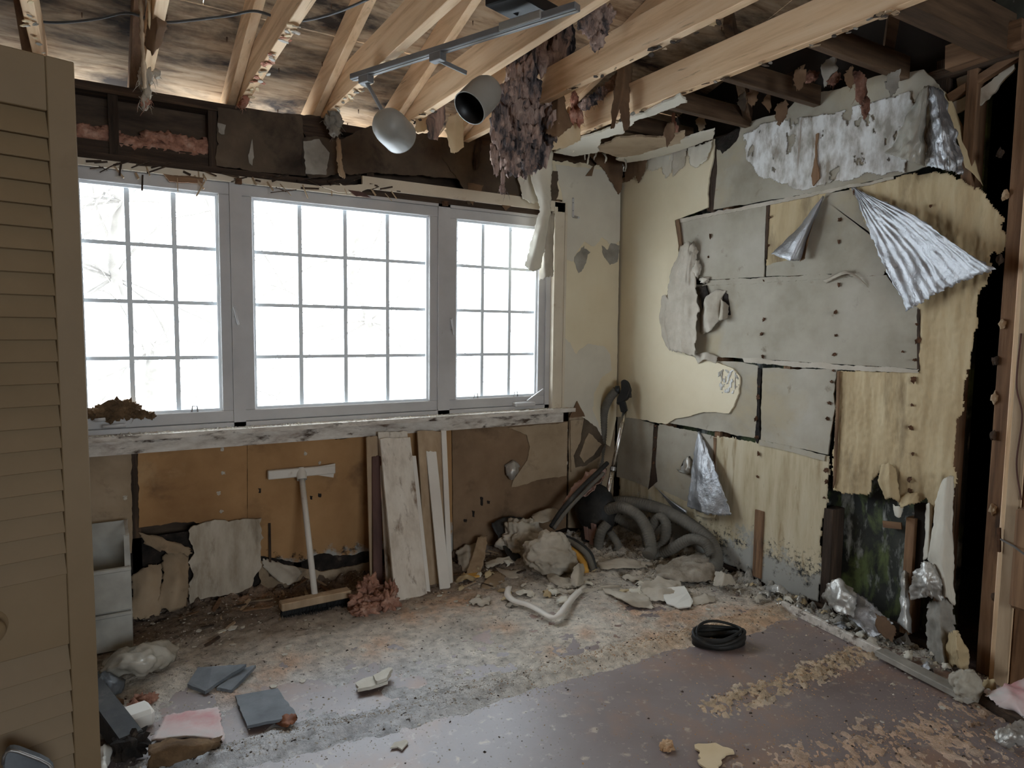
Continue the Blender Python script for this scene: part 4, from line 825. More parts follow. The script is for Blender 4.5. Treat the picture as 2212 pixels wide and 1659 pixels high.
hang('grey_paper', [[(926, 215, -.30), (945, 222, -.32), (962, 212, -.30)], [(922, 260, -.33), (943, 262, -.36), (962, 255, -.32)], [(925, 300, -.35), (945, 303, -.38), (955, 275, -.34)]], 'mouldy_wool', 'grey pink paper scrap hanging under a joist by the round spotlight', 14)
hang('kraft_scrap', [[(898, 250, -.22), (912, 244, -.24), (925, 240, -.22)], [(895, 285, -.25), (912, 285, -.27), (926, 280, -.25)]], 'print_paper', 'small tan paper scrap just right of the first spotlight', 15)
hang('brown_strip', [[(1028, 300, -.012), (1036, 298, -.013), (1042, 300, -.012)], [(1022, 350, -.02), (1030, 350, -.03), (1036, 350, -.02)], [(1024, 366, -.02), (1028, 368, -.03), (1032, 364, -.02)]], 'rot_z', 'narrow dark strip dangling in front of the header', 16)
hang('dark_strip', [[(1338, 125, -.86), (1352, 120, -.88), (1366, 130, -.86)], [(1326, 195, -.88), (1345, 195, -.92), (1364, 190, -.88)], [(1318, 280, -.90), (1328, 275, -.92), (1336, 235, -.90)]], 'brown_paper', 'black brown strip of paper hanging off the end joist, plain ended', 17)
hang('dark_strip', [[(1336, 190, -.90), (1346, 190, -.91), (1360, 188, -.90)], [(1338, 240, -.91), (1350, 240, -.93), (1360, 238, -.91)], [(1348, 282, -.92), (1354, 280, -.93), (1361, 272, -.92)]], 'brown_paper', 'black brown strip of paper hanging off the end joist, frayed pink end', 18)
hang('ceiling_paper', [[(1548, -5, -1.5), (1535, -5, -1.52), (1528, -5, -1.5)], [(1550, 30, -1.52), (1538, 32, -1.54), (1528, 35, -1.52)], [(1552, 48, -1.54), (1540, 58, -1.55), (1530, 55, -1.54)]], 'print_paper', 'tan paper shred hanging over the long joist', 19)
hang('wallpaper_strip', [[(1142, 345, -.12), (1168, 310, -.16), (1196, 330, -.14)], [(1150, 395, -.13), (1170, 390, -.17), (1190, 400, -.15)], [(1165, 450, -.13), (1178, 450, -.16), (1190, 450, -.14)], [(1150, 510, -.12), (1165, 512, -.17), (1182, 505, -.14)], [(1133, 575, -.12), (1148, 585, -.15), (1168, 580, -.13)]], 'paint_peel', 'long pale strip of wallpaper peeling down over the window', 20, .006, 18, 60, 'wallpaper')
hang('wallpaper_curl', [[(1172, 470, -.09), (1184, 462, -.13), (1198, 462, -.09)], [(1168, 535, -.10), (1182, 540, -.15), (1194, 556, -.10)], [(1164, 605, -.10), (1180, 600, -.14), (1196, 596, -.10)]], 'paper', 'brown grey wallpaper curl beside the long peeling strip', 21, .006, 14, 30, 'wallpaper')
hang('wallpaper_flap', [[(1122, 330, -.05), (1150, 325, -.09), (1172, 330, -.06)], [(1118, 385, -.05), (1145, 390, -.08), (1168, 395, -.06)], [(1130, 430, -.05), (1148, 440, -.07), (1165, 438, -.06)]], 'paint_peel', 'broad grey cream wallpaper flap above the last casement', 22, .006, 18, 20, 'wallpaper')
hang('splinter_strip', [[(726, 300, -.08), (731, 298, -.09), (736, 302, -.08)], [(728, 345, -.09), (734, 345, -.10), (738, 348, -.09)], [(732, 378, -.09), (738, 384, -.10), (746, 386, -.09)]], 'tan_board', 'thin split of wood hanging over the middle window', 23, cat='splinter')
hang('brown_paper', [[(322, 0, -.75), (335, -5, -.8), (352, 0, -.78)], [(318, 60, -.72), (340, 55, -.8), (362, 62, -.76)], [(312, 98, -.70), (330, 120, -.76), (350, 92, -.74)]], 'brown_paper', 'dark brown paper flap under the joist nearest the louvered door', 24)
hang('lath_strip', [[(300, -5, -.74), (305, -5, -.745), (309, -5, -.74)], [(304, 90, -.62), (309, 90, -.625), (312, 90, -.62)], [(308, 190, -.48), (313, 190, -.485), (317, 190, -.48)]], 'tan_board', 'thin pale strip of wood dangling under the joist nearest the louvered door', 25, .001, 4, 20, 'wood strip')
hang('kraft_scrap', [[(318, 0, -.8), (322, 0, -.81), (327, 0, -.8)], [(320, 40, -.79), (323, 45, -.8), (326, 40, -.79)], [(321, 62, -.78), (323, 66, -.79), (324, 60, -.78)]], 'print_paper', 'pale yellow pointed scrap beside the dark brown paper flap', 26, .001, 4, 10)
wool('insulation_tuft', [(PY(a, b, -.45), (.012, .015, .03)) for a, b in ((306, 165), (314, 180), (318, 200), (312, 220), (322, 165))] + [(PY(338, 160, -.4), (.014, .014, .016))], 'paper', 'matted grey fibres at the low end of the joist nearest the louvered door', 27, fib=40)
wool('insulation_tuft', [(PY(312, 226, -.45), (.012, .012, .014)), (PY(318, 218, -.45), (.01, .01, .016))], 'orange_wool', 'small orange tip of wool under the matted grey fibres', 28, fib=12)
# plaster and lath bits still nailed under the joists
br_ = random.Random(31)
bits = [None] * 6
for k in range(6):
    n = br_.randint(5, 7); ps = [Vector((math.cos(6.283 * i / n) * br_.uniform(.5, 1), math.sin(6.283 * i / n) * br_.uniform(.5, 1), 0)) for i in range(n)]
    mb = MB().prism(ps, (0, 0, .35)); me = bpy.data.meshes.new('plaster_bit'); me.from_pydata(mb.v, [], mb.f); bits[k] = me
def bit(x, y, z, s, m, name='plaster_bit', parent=None):
    me = bits[br_.randrange(6)].copy() if False else bits[br_.randrange(6)]
    key = (me.name, m)
    if key not in _bm:
        c = me.copy(); c.materials.clear(); c.materials.append(M[m]); _bm[key] = c
    o = bpy.data.objects.new(name, _bm[key]); COL.objects.link(o); o.parent = parent
    o.location = (x, y, z); o.scale = (s * br_.uniform(.7, 1.2), s * br_.uniform(.7, 1.3), s * br_.uniform(.4, .8)); o.rotation_euler = (br_.uniform(-.4, .4), br_.uniform(-.4, .4), br_.uniform(0, 6))
    return o
_bm = {}
for jx, y0, y1, n, ms in ((JX[4], -.02, -1.05, 34, ('flake', 'flake', 'print_paper', 'pink_wool')), (JX[3], .0, -1.0, 28, ('flake', 'print_paper', 'grey_mould')), (JX[0], -.3, -2.2, 46, ('crumb_dark', 'grey_mould', 'rot_y', 'tan_board')), (JX[1], -1.0, -1.9, 18, ('crumb_dark', 'rot_y', 'tan_board')), (JX[2], -.05, -.5, 12, ('crumb_dark', 'flake')), (JX[6], -.2, -1.0, 14, ('flake', 'grey_mould', 'print_paper'))):
    for i in range(n):
        y = y0 + (y1 - y0) * br_.random()
        bit(jx + br_.uniform(-.004, .042), y, ZJ - .008, br_.uniform(.010, .022), br_.choice(ms), 'plaster_bit', ceiling)
wool('insulation', [(Vector((JX[4] + .015, .02 - i * .045, ZJ - .012)), (.016, .028, .014)) for i in range(4)], 'pink_wool', None, 32, fib=14, parent=ceiling)
# ceiling board left in the corner, seen from below
def cboard(pix, z, m, amp, seed):
    return plate('ceiling_board', 2, pix, z, z + .010, M[m], ceiling, amp, .012, seed)
cboard([(1196, 330), (1250, 300), (1300, 285), (1345, 262), (1400, 240), (1470, 205), (1485, 222), (1448, 235), (1410, 250), (1372, 262), (1345, 290), (1300, 300), (1290, 330), (1240, 338)], ZJ - .014, 'paint_peel', .010, 101)
cboard([(1280, 325), (1330, 300), (1375, 295), (1430, 298), (1480, 285), (1470, 310), (1420, 322), (1380, 335), (1340, 340)], ZJ - .006, 'wet_board_grey', .012, 102)
cboard([(1330, 345), (1352, 330), (1400, 322), (1475, 300), (1545, 280), (1540, 300), (1470, 325), (1400, 345), (1352, 352)], ZJ - .004, 'paint_peel', .008, 103)
for i, (a, b, c, d, mm) in enumerate(((1262, 310, 1268, 355, 'paint_peel'), (1278, 312, 1283, 345, 'paper'), (1250, 305, 1262, 345, 'flake'), (1300, 330, 1306, 352, 'flake'), (1340, 330, 1350, 370, 'grey_mould'), (1230, 310, 1236, 330, 'flake'))):
    x0 = PY(a, b, -.14 - .02 * i); x1 = PY(c, d, -.14 - .02 * i)
    sheet('ceiling_shred', [[x0, x0 + Vector((.035, .01, 0))], [x0.lerp(x1, .5) + Vector((0, -.02, 0)), x0.lerp(x1, .5) + Vector((.03, 0, 0))], [x1, x1 + Vector((.006, 0, 0))]], M[mm], ceiling, 8, 12, .006, 14, .004, 104 + i)
for i, (px, py, mm) in enumerate(((1600, 205, 'header_board'), (1620, 190, 'brown_paper'), (1690, 165, 'header_board'), (1560, 225, 'rot_y'), (1720, 150, 'brown_paper'), (1780, 130, 'grey_mould'), (1655, 205, 'brown_paper'), (1510, 250, 'wet_board_grey'), (1440, 270, 'brown_paper'), (1830, 150, 'brown_paper'), (1920, 160, 'grey_mould'), (1680, 225, 'brown_paper'))):
    X = -.42 + (i % 4) * .1; p = PX(px, py, X); w = .025 + .014 * (i % 3)
    sheet('ceiling_shred', [[p, p + Vector((0, -w, .005))], [p + Vector((-.02, 0, -.04)), p + Vector((.01, -w, -.05))], [p + Vector((.0, -.01, -.07 - .02 * (i % 3))), p + Vector((.01, -w * .6, -.08))]], M[mm], ceiling, 10, 12, .008, 14, .006, 120 + i)
# old nails through the roof sheathing
dn = random.Random(12); nail2 = None
for i in range(70):
    x = -3.3 + dn.random() * 3.1; y = .3 - dn.random() * 2.0; p = Vector((x, y, deckz(y) - .006))
    if nail2 is None:
        mb = MB().tube([(0, 0, .006), (0, 0, -.014)], [.003, .0012], 5); nail2 = new_obj('nail', mb.v, mb.f, M['rust'], ceiling); nail2.location = p
    else:
        q = nail2.copy(); COL.objects.link(q); q.parent = ceiling; q.location = p
# cable run through the joists
cb = MB().tube(crom([PZ(a, b, 2.5) for a, b in ((55, 40), (100, 48), (150, 48), (215, 40), (275, 28))] + [PZ(a, b, 2.49) for a, b in ((330, 44), (370, 48), (430, 42), (500, 33), (550, 24), (600, 38), (640, 45), (680, 40), (740, 22), (800, -4))], 90), .005, 6)
tag(cb.build('cable', M['cable'], None, True), 'black electric cable slung loosely across the joists', 'cable')
# =================================================================== track light with two spotlights
TZ = 2.335
ta, tb = PZ(762, 168, TZ), PZ(1248, 14, TZ)
tdir = (tb - ta).normalized(); tlen = (tb - ta).length
tr = thing('track_light', 'grey ceiling light track hanging askew with two spotlights', 'light', ta.lerp(tb, .5))
side = tdir.cross(Vector((0, 0, 1))).normalized()
MB().obb(ta.lerp(tb, .5), tdir * tlen / 2, side * .017, Vector((0, 0, .011))).build('track', M['track_grey'], tr, bevel=.002)
mb = MB(); mb.obb(ta.lerp(tb, .5) - Vector((0, 0, .0115)), tdir * tlen / 2, side * .004, Vector((0, 0, .0015))); mb.build('slot', M['white_metal'], tr)
MB().obb(ta.lerp(tb, .80) + Vector((0, 0, .004)), tdir * .085, side * .022, Vector((0, 0, .014))).build('feed_box', M['white_metal'], tr, bevel=.003)
def spot(fpx, stem_px, cen_px, open_px, z0, r, L, sd):
    t = fpx; a = ta.lerp(tb, t)
    MB().obb(a - Vector((0, 0, .024)), tdir * .028, side * .017, Vector((0, 0, .014))).build('adapter', M['track_grey'], tr, bevel=.002)
    c = PY(*cen_px, a.y + z0); e = PY(*stem_px, a.y + z0 * .5)
    MB().bar(a - Vector((0, 0, .03)), e, .016, .007, tdir).build('stem', M['track_grey'], tr, bevel=.001)
    d = (PY(open_px[0], open_px[1], a.y + z0 + open_px[2]) - c).normalized()
    prof = [(.001, -L * .5), (r * .45, -L * .47), (r * .75, -L * .38), (r * .93, -L * .24), (r, -L * .05), (r, L * .5), (r * .965, L * .5), (r * .95, L * .1), (r * .8, -L * .1), (.01, -L * .2)]
    h = MB().lathe(prof[:6], c, d, 32).build('lamp_shade', M['white_metal'], tr, True)
    MB().lathe(prof[5:], c, d, 32).build('lamp_inside', M['black'], h, True)
    MB().lathe([(r * 1.0, L * .49), (r * 1.015, L * .5), (r * .96, L * .505)], c, d, 32).build('rim', M['white_metal'], h)
spot(.075, (825, 238), (846, 277), (880, 312, .12), 0.0, .072, .17, 1)
spot(.44, (1008, 158), (1040, 208), (1008, 240, -.02), 0.0, .066, .17, 2)
MB().obb(PZ(1130, 14, 2.40), (.10, .03, 0), (-.03, .06, 0), (0, 0, .02)).build('junction_box', M['black'], tr, bevel=.004)
MB().tube(crom([PZ(1060, -6, 2.41), PZ(1090, 14, 2.40), PZ(1120, 30, 2.38)], 10), .008, 8).build('feed_cord', M['black'], tr, True)
# blocking boards added between the last rafters to shut out bright eave light
for x0, x1 in ((-1.13, -.78), (-.69, .0)):
    MB().box((x0, .03, 2.352), (x1, .068, 2.50)).build('light_blocking', M['dark_brown_timber'], ceiling, bevel=.002)
# =================================================================== louvered door at the left
DA = math.radians(14)
de = Vector((-2.962, -1.33, 0)); dl = Vector((-math.cos(DA), -math.sin(DA), 0)); dn_ = Vector((math.sin(DA), -math.cos(DA), 0)); up = Vector((0, 0, 1))
door = structure('door_1', de + dl * .22, 'cream louvered closet door with a round knob')
DW, DH, DT = .44, 2.0, .030
def dbox(name, a0, a1, z0, z1, t0=-DT, t1=0.0, parent=door, m='shaded_door_paint', bev=.002):
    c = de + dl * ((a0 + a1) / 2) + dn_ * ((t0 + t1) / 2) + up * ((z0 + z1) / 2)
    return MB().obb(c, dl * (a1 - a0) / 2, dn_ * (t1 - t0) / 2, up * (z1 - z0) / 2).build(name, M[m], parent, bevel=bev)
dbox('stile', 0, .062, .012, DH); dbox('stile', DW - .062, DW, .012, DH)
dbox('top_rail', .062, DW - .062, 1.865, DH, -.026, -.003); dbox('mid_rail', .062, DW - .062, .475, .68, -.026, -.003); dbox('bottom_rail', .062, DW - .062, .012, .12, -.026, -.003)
for z0, z1 in ((.68, 1.865), (.12, .475)):
    n = round((z1 - z0) / .0555); st = (z1 - z0) / n
    for i in range(n):
        c = de + dl * (DW / 2) + dn_ * (-.015) + up * (z0 + st * (i + .5))
        w = (dn_ * .36 - up * .93).normalized()
        MB().obb(c, dl * (DW / 2 - .062), w * .042, w.cross(dl) * .003).build('louver', M['shaded_door_paint'], door, bevel=.001)
kc = de + dl * .235 + up * .575
MB().lathe([(.012, 0), (.012, .012), (.03, .022), (.034, .034), (.03, .046), (.012, .052), (.001, .053)], kc, dn_, 24).build('knob', M['shaded_door_paint'], door, True)
MB().lathe([(.001, .002), (.042, .001), (.044, -.004)], kc, dn_, 24).build('knob_plate', M['shaded_door_paint'], door, True)
# dark metal panel standing in front of it
tp = thing('metal_panel', 'dark grey metal panel with rounded corners at the foot of the louvered door', 'panel', PY(60, 1650, -1.5) * 1)
tp.location.z = 0
tpo = [PY(a, b, -1.5) for a, b in ((6, 1650), (8, 1634), (14, 1624), (24, 1620), (40, 1623), (85, 1640), (104, 1650), (113, 1660), (117, 1675))]
tpo += [Vector((tpo[-1].x + .01, -1.5, 0)), Vector((tpo[0].x - .01, -1.5, 0))]
MB().prism(tpo, (0, .03, 0)).build('panel', M['slate'], tp, bevel=.004)
MB().tube([p + Vector((0, -.002, 0)) for p in tpo], .004, 6).build('rim', M['steel'], tp, True)
# =================================================================== clear plastic drawer unit behind the door
dx0, dx1, dy0, dy1 = -3.17, -2.848, -.36, -.07
du = thing('drawer_unit', 'clouded clear plastic drawer tower beside the window wall', 'drawers', ((dx0 + dx1) / 2, (dy0 + dy1) / 2, 0))
fr = MB()
fr.box((dx0, dy0 + .02, 0), (dx0 + .006, dy1, .40)); fr.box((dx1 - .006, dy0 + .02, 0), (dx1, dy1, .40)); fr.box((dx0, dy1 - .006, 0), (dx1, dy1, .40)); fr.box((dx0, dy0 + .02, .0), (dx1, dy1, .008)); fr.box((dx0, dy0 + .01, .165), (dx1, dy1, .175))
fr.build('frame', M['cloudy_plastic'], du)
fr = MB(); fr.box((dx1 - .022, dy0 + .01, .34), (dx1 - .002, dy0 + .03, .475)); fr.box((dx1 - .014, dy0 + .03, .465), (dx1 - .002, dy1, .475)); fr.box((dx0, dy1 - .014, .35), (dx1, dy1 - .006, .475)); fr.build('upper_frame', M['cloudy_plastic'], du)
for z0, z1, nm in ((.012, .158, 'drawer'), (.18, .345, 'drawer')):
    d = MB(); y = dy0 - (.012 if z0 > .1 else 0)
    d.box((dx0 + .004, y, z0), (dx1 - .002, y + .008, z1)); d.box((dx0 + .012, y + .008, z0), (dx0 + .018, dy1 - .02, z1 - .02)); d.box((dx1 - .018, y + .008, z0), (dx1 - .012, dy1 - .02, z1 - .02)); d.box((dx0 + .012, y + .008, z0), (dx1 - .012, dy1 - .02, z0 + .006))
    o = d.build(nm, M['cloudy_plastic'], du, bevel=.002)
    MB().box((dx0, y - .014, z1 - .004), (dx1, y + .01, z1 + .012)).build('lip', M['white_strip'] if False else M['cloudy_plastic'], o, bevel=.004)
# =================================================================== push broom standing on its bristles, second head up
b0, b1 = PZ(606, 1338), PZ(755, 1306)
bd = (b1 - b0).normalized(); bc = b0.lerp(b1, .5); bs = bd.cross(up).normalized()
brm = thing('push_broom', 'white handled broom with a black bristle head leaning on the wall', 'broom', bc)
MB().obb(bc + up * .062, bd * (b1 - b0).length / 2, bs * .028, up * .018).build('head', M['tan_board'], brm, bevel=.004)
mb = MB(); brn = random.Random(2)
for i in range(420):
    p = b0 + bd * (b1 - b0).length * brn.random() + bs * brn.uniform(-.024, .024) + up * .05
    mb.tube([p, p + Vector((brn.uniform(-.012, .012), brn.uniform(-.012, .012), -.049))], .0018, 3, False)
mb.obb(bc + up * .035, bd * (b1 - b0).length / 2 * .97, bs * .02, up * .012)
o = mb.build('bristles', M['black'], brm); o['kind'] = 'stuff'
hb, ht = PZ(676, 1310) + up * .07, PY(651, 1024, -.045)
hb = bc.lerp(hb, .35) + up * .05
MB().tube([hb, hb.lerp(ht, .5), ht], .0145, 14).build('handle', M['broom_plastic'], brm, True)
cl_, cr_ = PY(578, 1026, -.035), PY(723, 1013, -.035)
cdv = (cr_ - cl_).normalized(); mid = cl_.lerp(cr_, .5)
cu = (up - cdv * up.dot(cdv)).normalized()
MB().obb(mid, cdv * (cr_ - cl_).length / 2, Vector((0, .016, 0)), cu * .022).build('crossbar', M['broom_plastic'], brm, bevel=.004)
MB().prism([cr_ + cu * .022 - cdv * .09, cr_ + cu * .03, cr_ - cu * .042 - cdv * .01, cr_ - cu * .022 - cdv * .09], (0, -.012, 0)).build('crossbar_flare', M['broom_plastic'], brm)
MB().lathe([(.024, -.03), (.026, 0), (.02, .03)], ht, (ht - hb).normalized(), 16).build('socket', M['broom_plastic'], brm, True)
# =================================================================== boards leaning under the sill
def board(bpx, tpx, w, th, m, label, yb=None, yt=-.09, name='leaning_board', notch=0, twist=0.0):
    b = PZ(*bpx); t = PY(tpx[0], tpx[1], yt)
    d = (t - b).normalized(); wx = Vector((math.cos(twist), math.sin(twist), 0)); wx = (wx - d * wx.dot(d)).normalized(); nx = wx.cross(d)
    L = (t - b).length
    rn = random.Random(int(bpx[0])); n = 7
    top = [b + d * (L + rn.uniform(-.004, .004)) + wx * (w * (-.5 + i / n)) for i in range(n + 1)]
    pts = [b - wx * w / 2, b + wx * w / 2] + top[::-1]
    if notch: pts[2] = pts[2] - d * notch * .4; 
    o = MB().prism([p + nx * th / 2 for p in pts], -nx * th).build(name, M[m], None, bevel=.002)
    return tag(o, label, 'board', 'boards leaning under the window sill')
board((812, 1268), (803, 943), .062, .012, 'tan_board', 'narrow greyed board at the left end of the leaning boards', yt=-.075)
board((816, 1272), (813, 985), .05, .014, 'red_board', 'dark reddish board standing between two pale leaning boards', yt=-.10)
board((868, 1272), (848, 932), .165, .012, 'white_board', 'pale board pressed behind the widest weathered leaning board', yt=-.062)
board((888, 1294), (853, 947), .168, .018, 'white_board', 'widest weathered white board, its paint worn to brown streaks', yt=-.115)
board((950, 1262), (929, 931), .155, .014, 'tan_board', 'wide tan board with a worn right edge', yt=-.068)
board((972, 1262), (958, 930), .03, .012, 'white_strip', 'thin cream batten along the right edge of the tan board', yt=-.082)
board((918, 1281), (887, 985), .058, .010, 'white_strip', 'clean white strip leaning over the widest weathered board', yt=-.15)
board((961, 1272), (931, 975), .060, .010, 'white_strip', 'clean white strip with nail holes leaning over the tan board', yt=-.11)
# tuft of pink wool at the foot of the boards
wool('insulation_tuft', [(PZ(a, b) + up * c, r) for a, b, c, r in ((780, 1318, .03, (.05, .04, .04)), (800, 1300, .06, (.05, .04, .05)), (815, 1315, .03, (.06, .04, .04)), (838, 1318, .03, (.04, .04, .05)), (790, 1330, .02, (.05, .03, .03)), (845, 1300, .05, (.025, .03, .05)))], 'orange_wool', 'fluffy orange pink insulation clump on the floor below the leaning boards', 40, fib=700, sub=4, amp=.8)
# =================================================================== things on the floor at the left
def fsheet(name, rows, m, label, cat='scrap', seed=0, amp=.008, nu=18, nv=18, fr=12, edge=.006, thick=.0015, group=None):
    o = sheet(name, [[PZ(a, b, c) for a, b, c in r] for r in rows], M[m], None, nu, nv, amp, fr, edge, seed, thick, lin=name not in ('plastic_bag', 'bark_roll', 'dirty_cloth'))
    return tag(o, label, cat, group)
def fplate(name, pix, z, th, m, label, cat, seed=0, amp=.003, tilt=None, group=None):
    P = [PZ(a, b, (c[0] if c else z)) for a, b, *c in pix]
    return tag(MB().prism(ragged(P, .012, amp, seed), (0, 0, th)).build(name, M[m], None), label, cat, group)
fsheet('plastic_bag', [[(222, 1440, .03), (255, 1405, .06), (300, 1395, .09), (345, 1385, .08), (388, 1392, .02)], [(220, 1455, .05), (262, 1430, .11), (315, 1425, .12), (350, 1420, .08), (380, 1415, .03)], [(240, 1470, .01), (275, 1458, .06), (310, 1460, .05), (338, 1448, .04), (362, 1440, .012)]], 'poly_film', 'crumpled clear plastic bag beside the drawer tower', 'bag', 50, .022, 34, 26, 11, .006)
o = fsheet('blue_bag', [[(205, 1455, .02), (235, 1448, .07), (262, 1455, .02)], [(205, 1480, .06), (240, 1475, .10), (270, 1472, .03)], [(205, 1505, .01), (235, 1502, .05), (258, 1496, .01)]], 'slate', 'blue grey crumpled plastic beside the louvered door', 'bag', 51, .018, 20, 20, 16)
G1 = 'broken slates on the dusty floor'
fplate('slate_tile', [(405, 1484, .004), (428, 1448, .03), (532, 1441, .034), (443, 1500, .004)], 0, .012, 'slate', 'dark slate tile tipped up, largest of the slate pieces', 'slate', 52)
fplate('slate_tile', [(468, 1492, .002), (520, 1452, .018), (553, 1443, .018), (500, 1497, .002)], 0, .012, 'slate', 'narrow slate strip broken off beside the tipped tile', 'slate', 53)
fplate('slate_tile', [(508, 1508, .006), (600, 1492, .010), (642, 1552, .018), (534, 1574, .012)], 0, .01, 'slate', 'square pale grey slate lying flat next to an orange leaf', 'slate', 54)
fsheet('dry_leaf', [[(600, 1545, .012), (615, 1535, .03), (628, 1540, .01)], [(598, 1562, .01), (618, 1555, .035), (640, 1545, .03)], [(612, 1568, .004), (625, 1570, .03), (638, 1560, .012)]], 'leaf', 'curled orange brown dead leaf at the corner of the grey slate', 'leaf', 55, .012, 12, 12, 30, .008)
fsheet('pink_board', [[(356, 1546, .012), (410, 1538, .014), (472, 1528, .012)], [(342, 1575, .016), (410, 1568, .02), (480, 1565, .016)], [(328, 1600, .03), (400, 1592, .035), (485, 1600, .025)]], 'pink_sheet', 'pale pink printed sheet lying on the floor', 'sheet', 56, .004, 22, 18, 9, .005, .006)
fsheet('bark_roll', [[(326, 1612, .05), (380, 1597, .06), (440, 1600, .05), (482, 1592, .02)], [(322, 1636, .07), (375, 1614, .085), (435, 1612, .07), (478, 1604, .02)], [(322, 1662, .02), (380, 1648, .035), (430, 1630, .03), (470, 1612, .01)]], 'bark', 'curved piece of brown bark in front of the pink sheet', 'bark', 57, .008, 30, 18, 14, .006, .008)
mb = MB(); cc = PZ(288, 1570); mb.obb(cc + up * .03, Vector((.055, .012, .0)), Vector((-.01, .045, 0)), up * .03)
tag(mb.build('foam_block', M['white_foam'], None, bevel=.012), 'white foam block on the floor behind the charred timber', 'foam')
pa, pb = PZ(216, 1560) + up * .07, PZ(284, 1640) + up * .045
tm = thing('charred_timber', 'black charred timber end lying beside the louvered door', 'timber', PZ(284, 1640))
MB().bar(pa + (pa - pb) * .3, pb, .07, .07).build('beam', M['black_dusty'], tm, bevel=.004)
mb = MB(); blob(mb, pb, (.045, .045, .04), .6, 2.5, 3, 4); mb.build('charred_end', M['mould_black'], tm)
fsheet('white_rag', [[(205, 1615, .02), (225, 1605, .04), (242, 1612, .02)], [(205, 1650, .02), (225, 1645, .05), (236, 1650, .02)], [(205, 1680, .0), (220, 1680, .03), (230, 1675, .01)]], 'white_foam', 'small white rag lying under the charred timber', 'rag', 58, .012, 14, 16, 16)
wool('insulation_tuft', [(PZ(a, b) + up * .015, (.025, .02, .02)) for a, b in ((292, 1535), (310, 1525), (322, 1518), (300, 1522))], 'orange_wool', 'small orange insulation crumb cluster behind the foam block', 59, fib=20)
fplate('wood_scrap', [(212, 1508, .03), (240, 1510, .03), (268, 1522, .006), (232, 1528, .006)], 0, .02, 'oldpine_x', 'short brown wood scrap beside the blue grey plastic', 'wood scrap', 60)
fplate('plaster_chunk', [(770, 1480), (800, 1468), (845, 1460), (838, 1478), (800, 1490), (772, 1495)], .012, .012, 'flake', 'broken pale plaster slab lying where the dust thins out', 'plaster', 61, .006)
fplate('plaster_chunk', [(806, 1465), (838, 1448), (848, 1452), (836, 1470), (815, 1478)], .026, .012, 'flake', 'plaster slab resting on top of another broken slab', 'plaster', 62, .005)
fplate('plaster_chunk', [(843, 1618), (852, 1606), (876, 1600), (882, 1606), (868, 1622), (858, 1616)], .003, .005, 'flake', 'lone white plaster flake on the bluish bare floor', 'plaster', 63, .004)
fplate('lime_scrap', [(1500, 1612), (1545, 1608), (1582, 1622), (1560, 1640), (1555, 1665), (1520, 1660), (1505, 1645), (1512, 1625)], .004, .006, 'print_paper', 'ragged pale yellow plaster scrap alone on the bare floor', 'plaster', 64, .012)
mb = MB(); blob(mb, PZ(1440, 1617) + up * .008, (.024, .02, .016), .5, 3, 3, 9); tag(mb.build('dust_clump', M['sawdust'], None), 'small brown clump of fluff near the pale yellow scrap', 'clump')
# black rubber ring
rc = PZ(1552, 1390); rg = MB(); ra = Vector((.135, -.055, 0)).normalized(); rb = up.cross(ra)
rt = thing('rubber_gasket', 'oval black rubber gasket lying on the floor by the sawdust ridge', 'gasket', rc)
for k, (sa, sb, z, rad) in enumerate(((.105, .058, .022, .016), (.112, .066, .042, .008), (.098, .052, .055, .006))):
    pts = []
    for i in range(37):
        t = 2 * math.pi * i / 36; pts.append(rc + ra * (sa * math.cos(t)) + rb * (sb * math.sin(t)) + up * (z + .010 * math.cos(t * 2 + k) + .010 * math.sin(t + .5) * k))
    MB().tube(pts, rad, 8, False).build('ring', M['rubber'], rt, True)
mb = MB(); n = 36; lo = [rc + ra * (.118 * math.cos(2 * math.pi * i / n)) + rb * (.07 * math.sin(2 * math.pi * i / n)) + up * .004 for i in range(n)]; hi = [rc + ra * (.108 * math.cos(2 * math.pi * i / n)) + rb * (.06 * math.sin(2 * math.pi * i / n)) + up * .05 for i in range(n)]
mb.add(lo + hi, [(i, (i + 1) % n, (i + 1) % n + n, i + n) for i in range(n)] + [tuple(range(n - 1, -1, -1))]); mb.build('wall', M['rubber'], rt, True)
# =================================================================== vacuum cleaner heaped in the corner
vb = PZ(1320, 1175)
vc = thing('vacuum_cleaner', 'old dust covered vacuum cleaner with chrome wand and coiled grey hose in the corner', 'vacuum cleaner', vb)
def V(px, py, x): return PX(px, py, x)
w0, w1_ = V(1304, 1112, -.32), V(1351, 880, -.10)
wd = w0.lerp(w1_, .42)
MB().tube([w0, wd], .0165, 14).build('wand', M['chrome'], vc, True); MB().tube([wd - (w1_ - w0) * .02, w1_], .0145, 14).build('wand', M['chrome'], vc, True)
MB().lathe([(.0185, -.012), (.02, 0), (.0185, .012)], wd, w1_ - w0, 16).build('collar', M['steel'], vc, True)
hd = (w1_ - w0).normalized(); hs = Vector((.6, -.8, 0)); hs = (hs - hd * hs.dot(hd)).normalized(); hn = hd.cross(hs)
hc_ = V(1347, 850, -.10)
hm = MB()
prof = [(-.075, -.028), (-.06, .0), (-.03, .035), (.03, .045), (.075, .02), (.085, -.01), (.07, -.03), (.02, -.018), (-.04, -.03)]
hm.prism([hc_ + hd * (a * 1.05) + hs * b - hn * .022 for a, b in prof], hn * .044); hm.build('handle', M['black'], vc, bevel=.006)
MB().bar(hc_ + hd * .06 + hs * .02, hc_ - hd * .02 + hs * .048, .02, .012, hn).build('trigger', M['black_dusty'], vc, bevel=.003)
MB().bar(w1_ - hd * .03, hc_ - hd * .05, .042, .042, hn).build('handle_neck', M['black'], vc, bevel=.006)
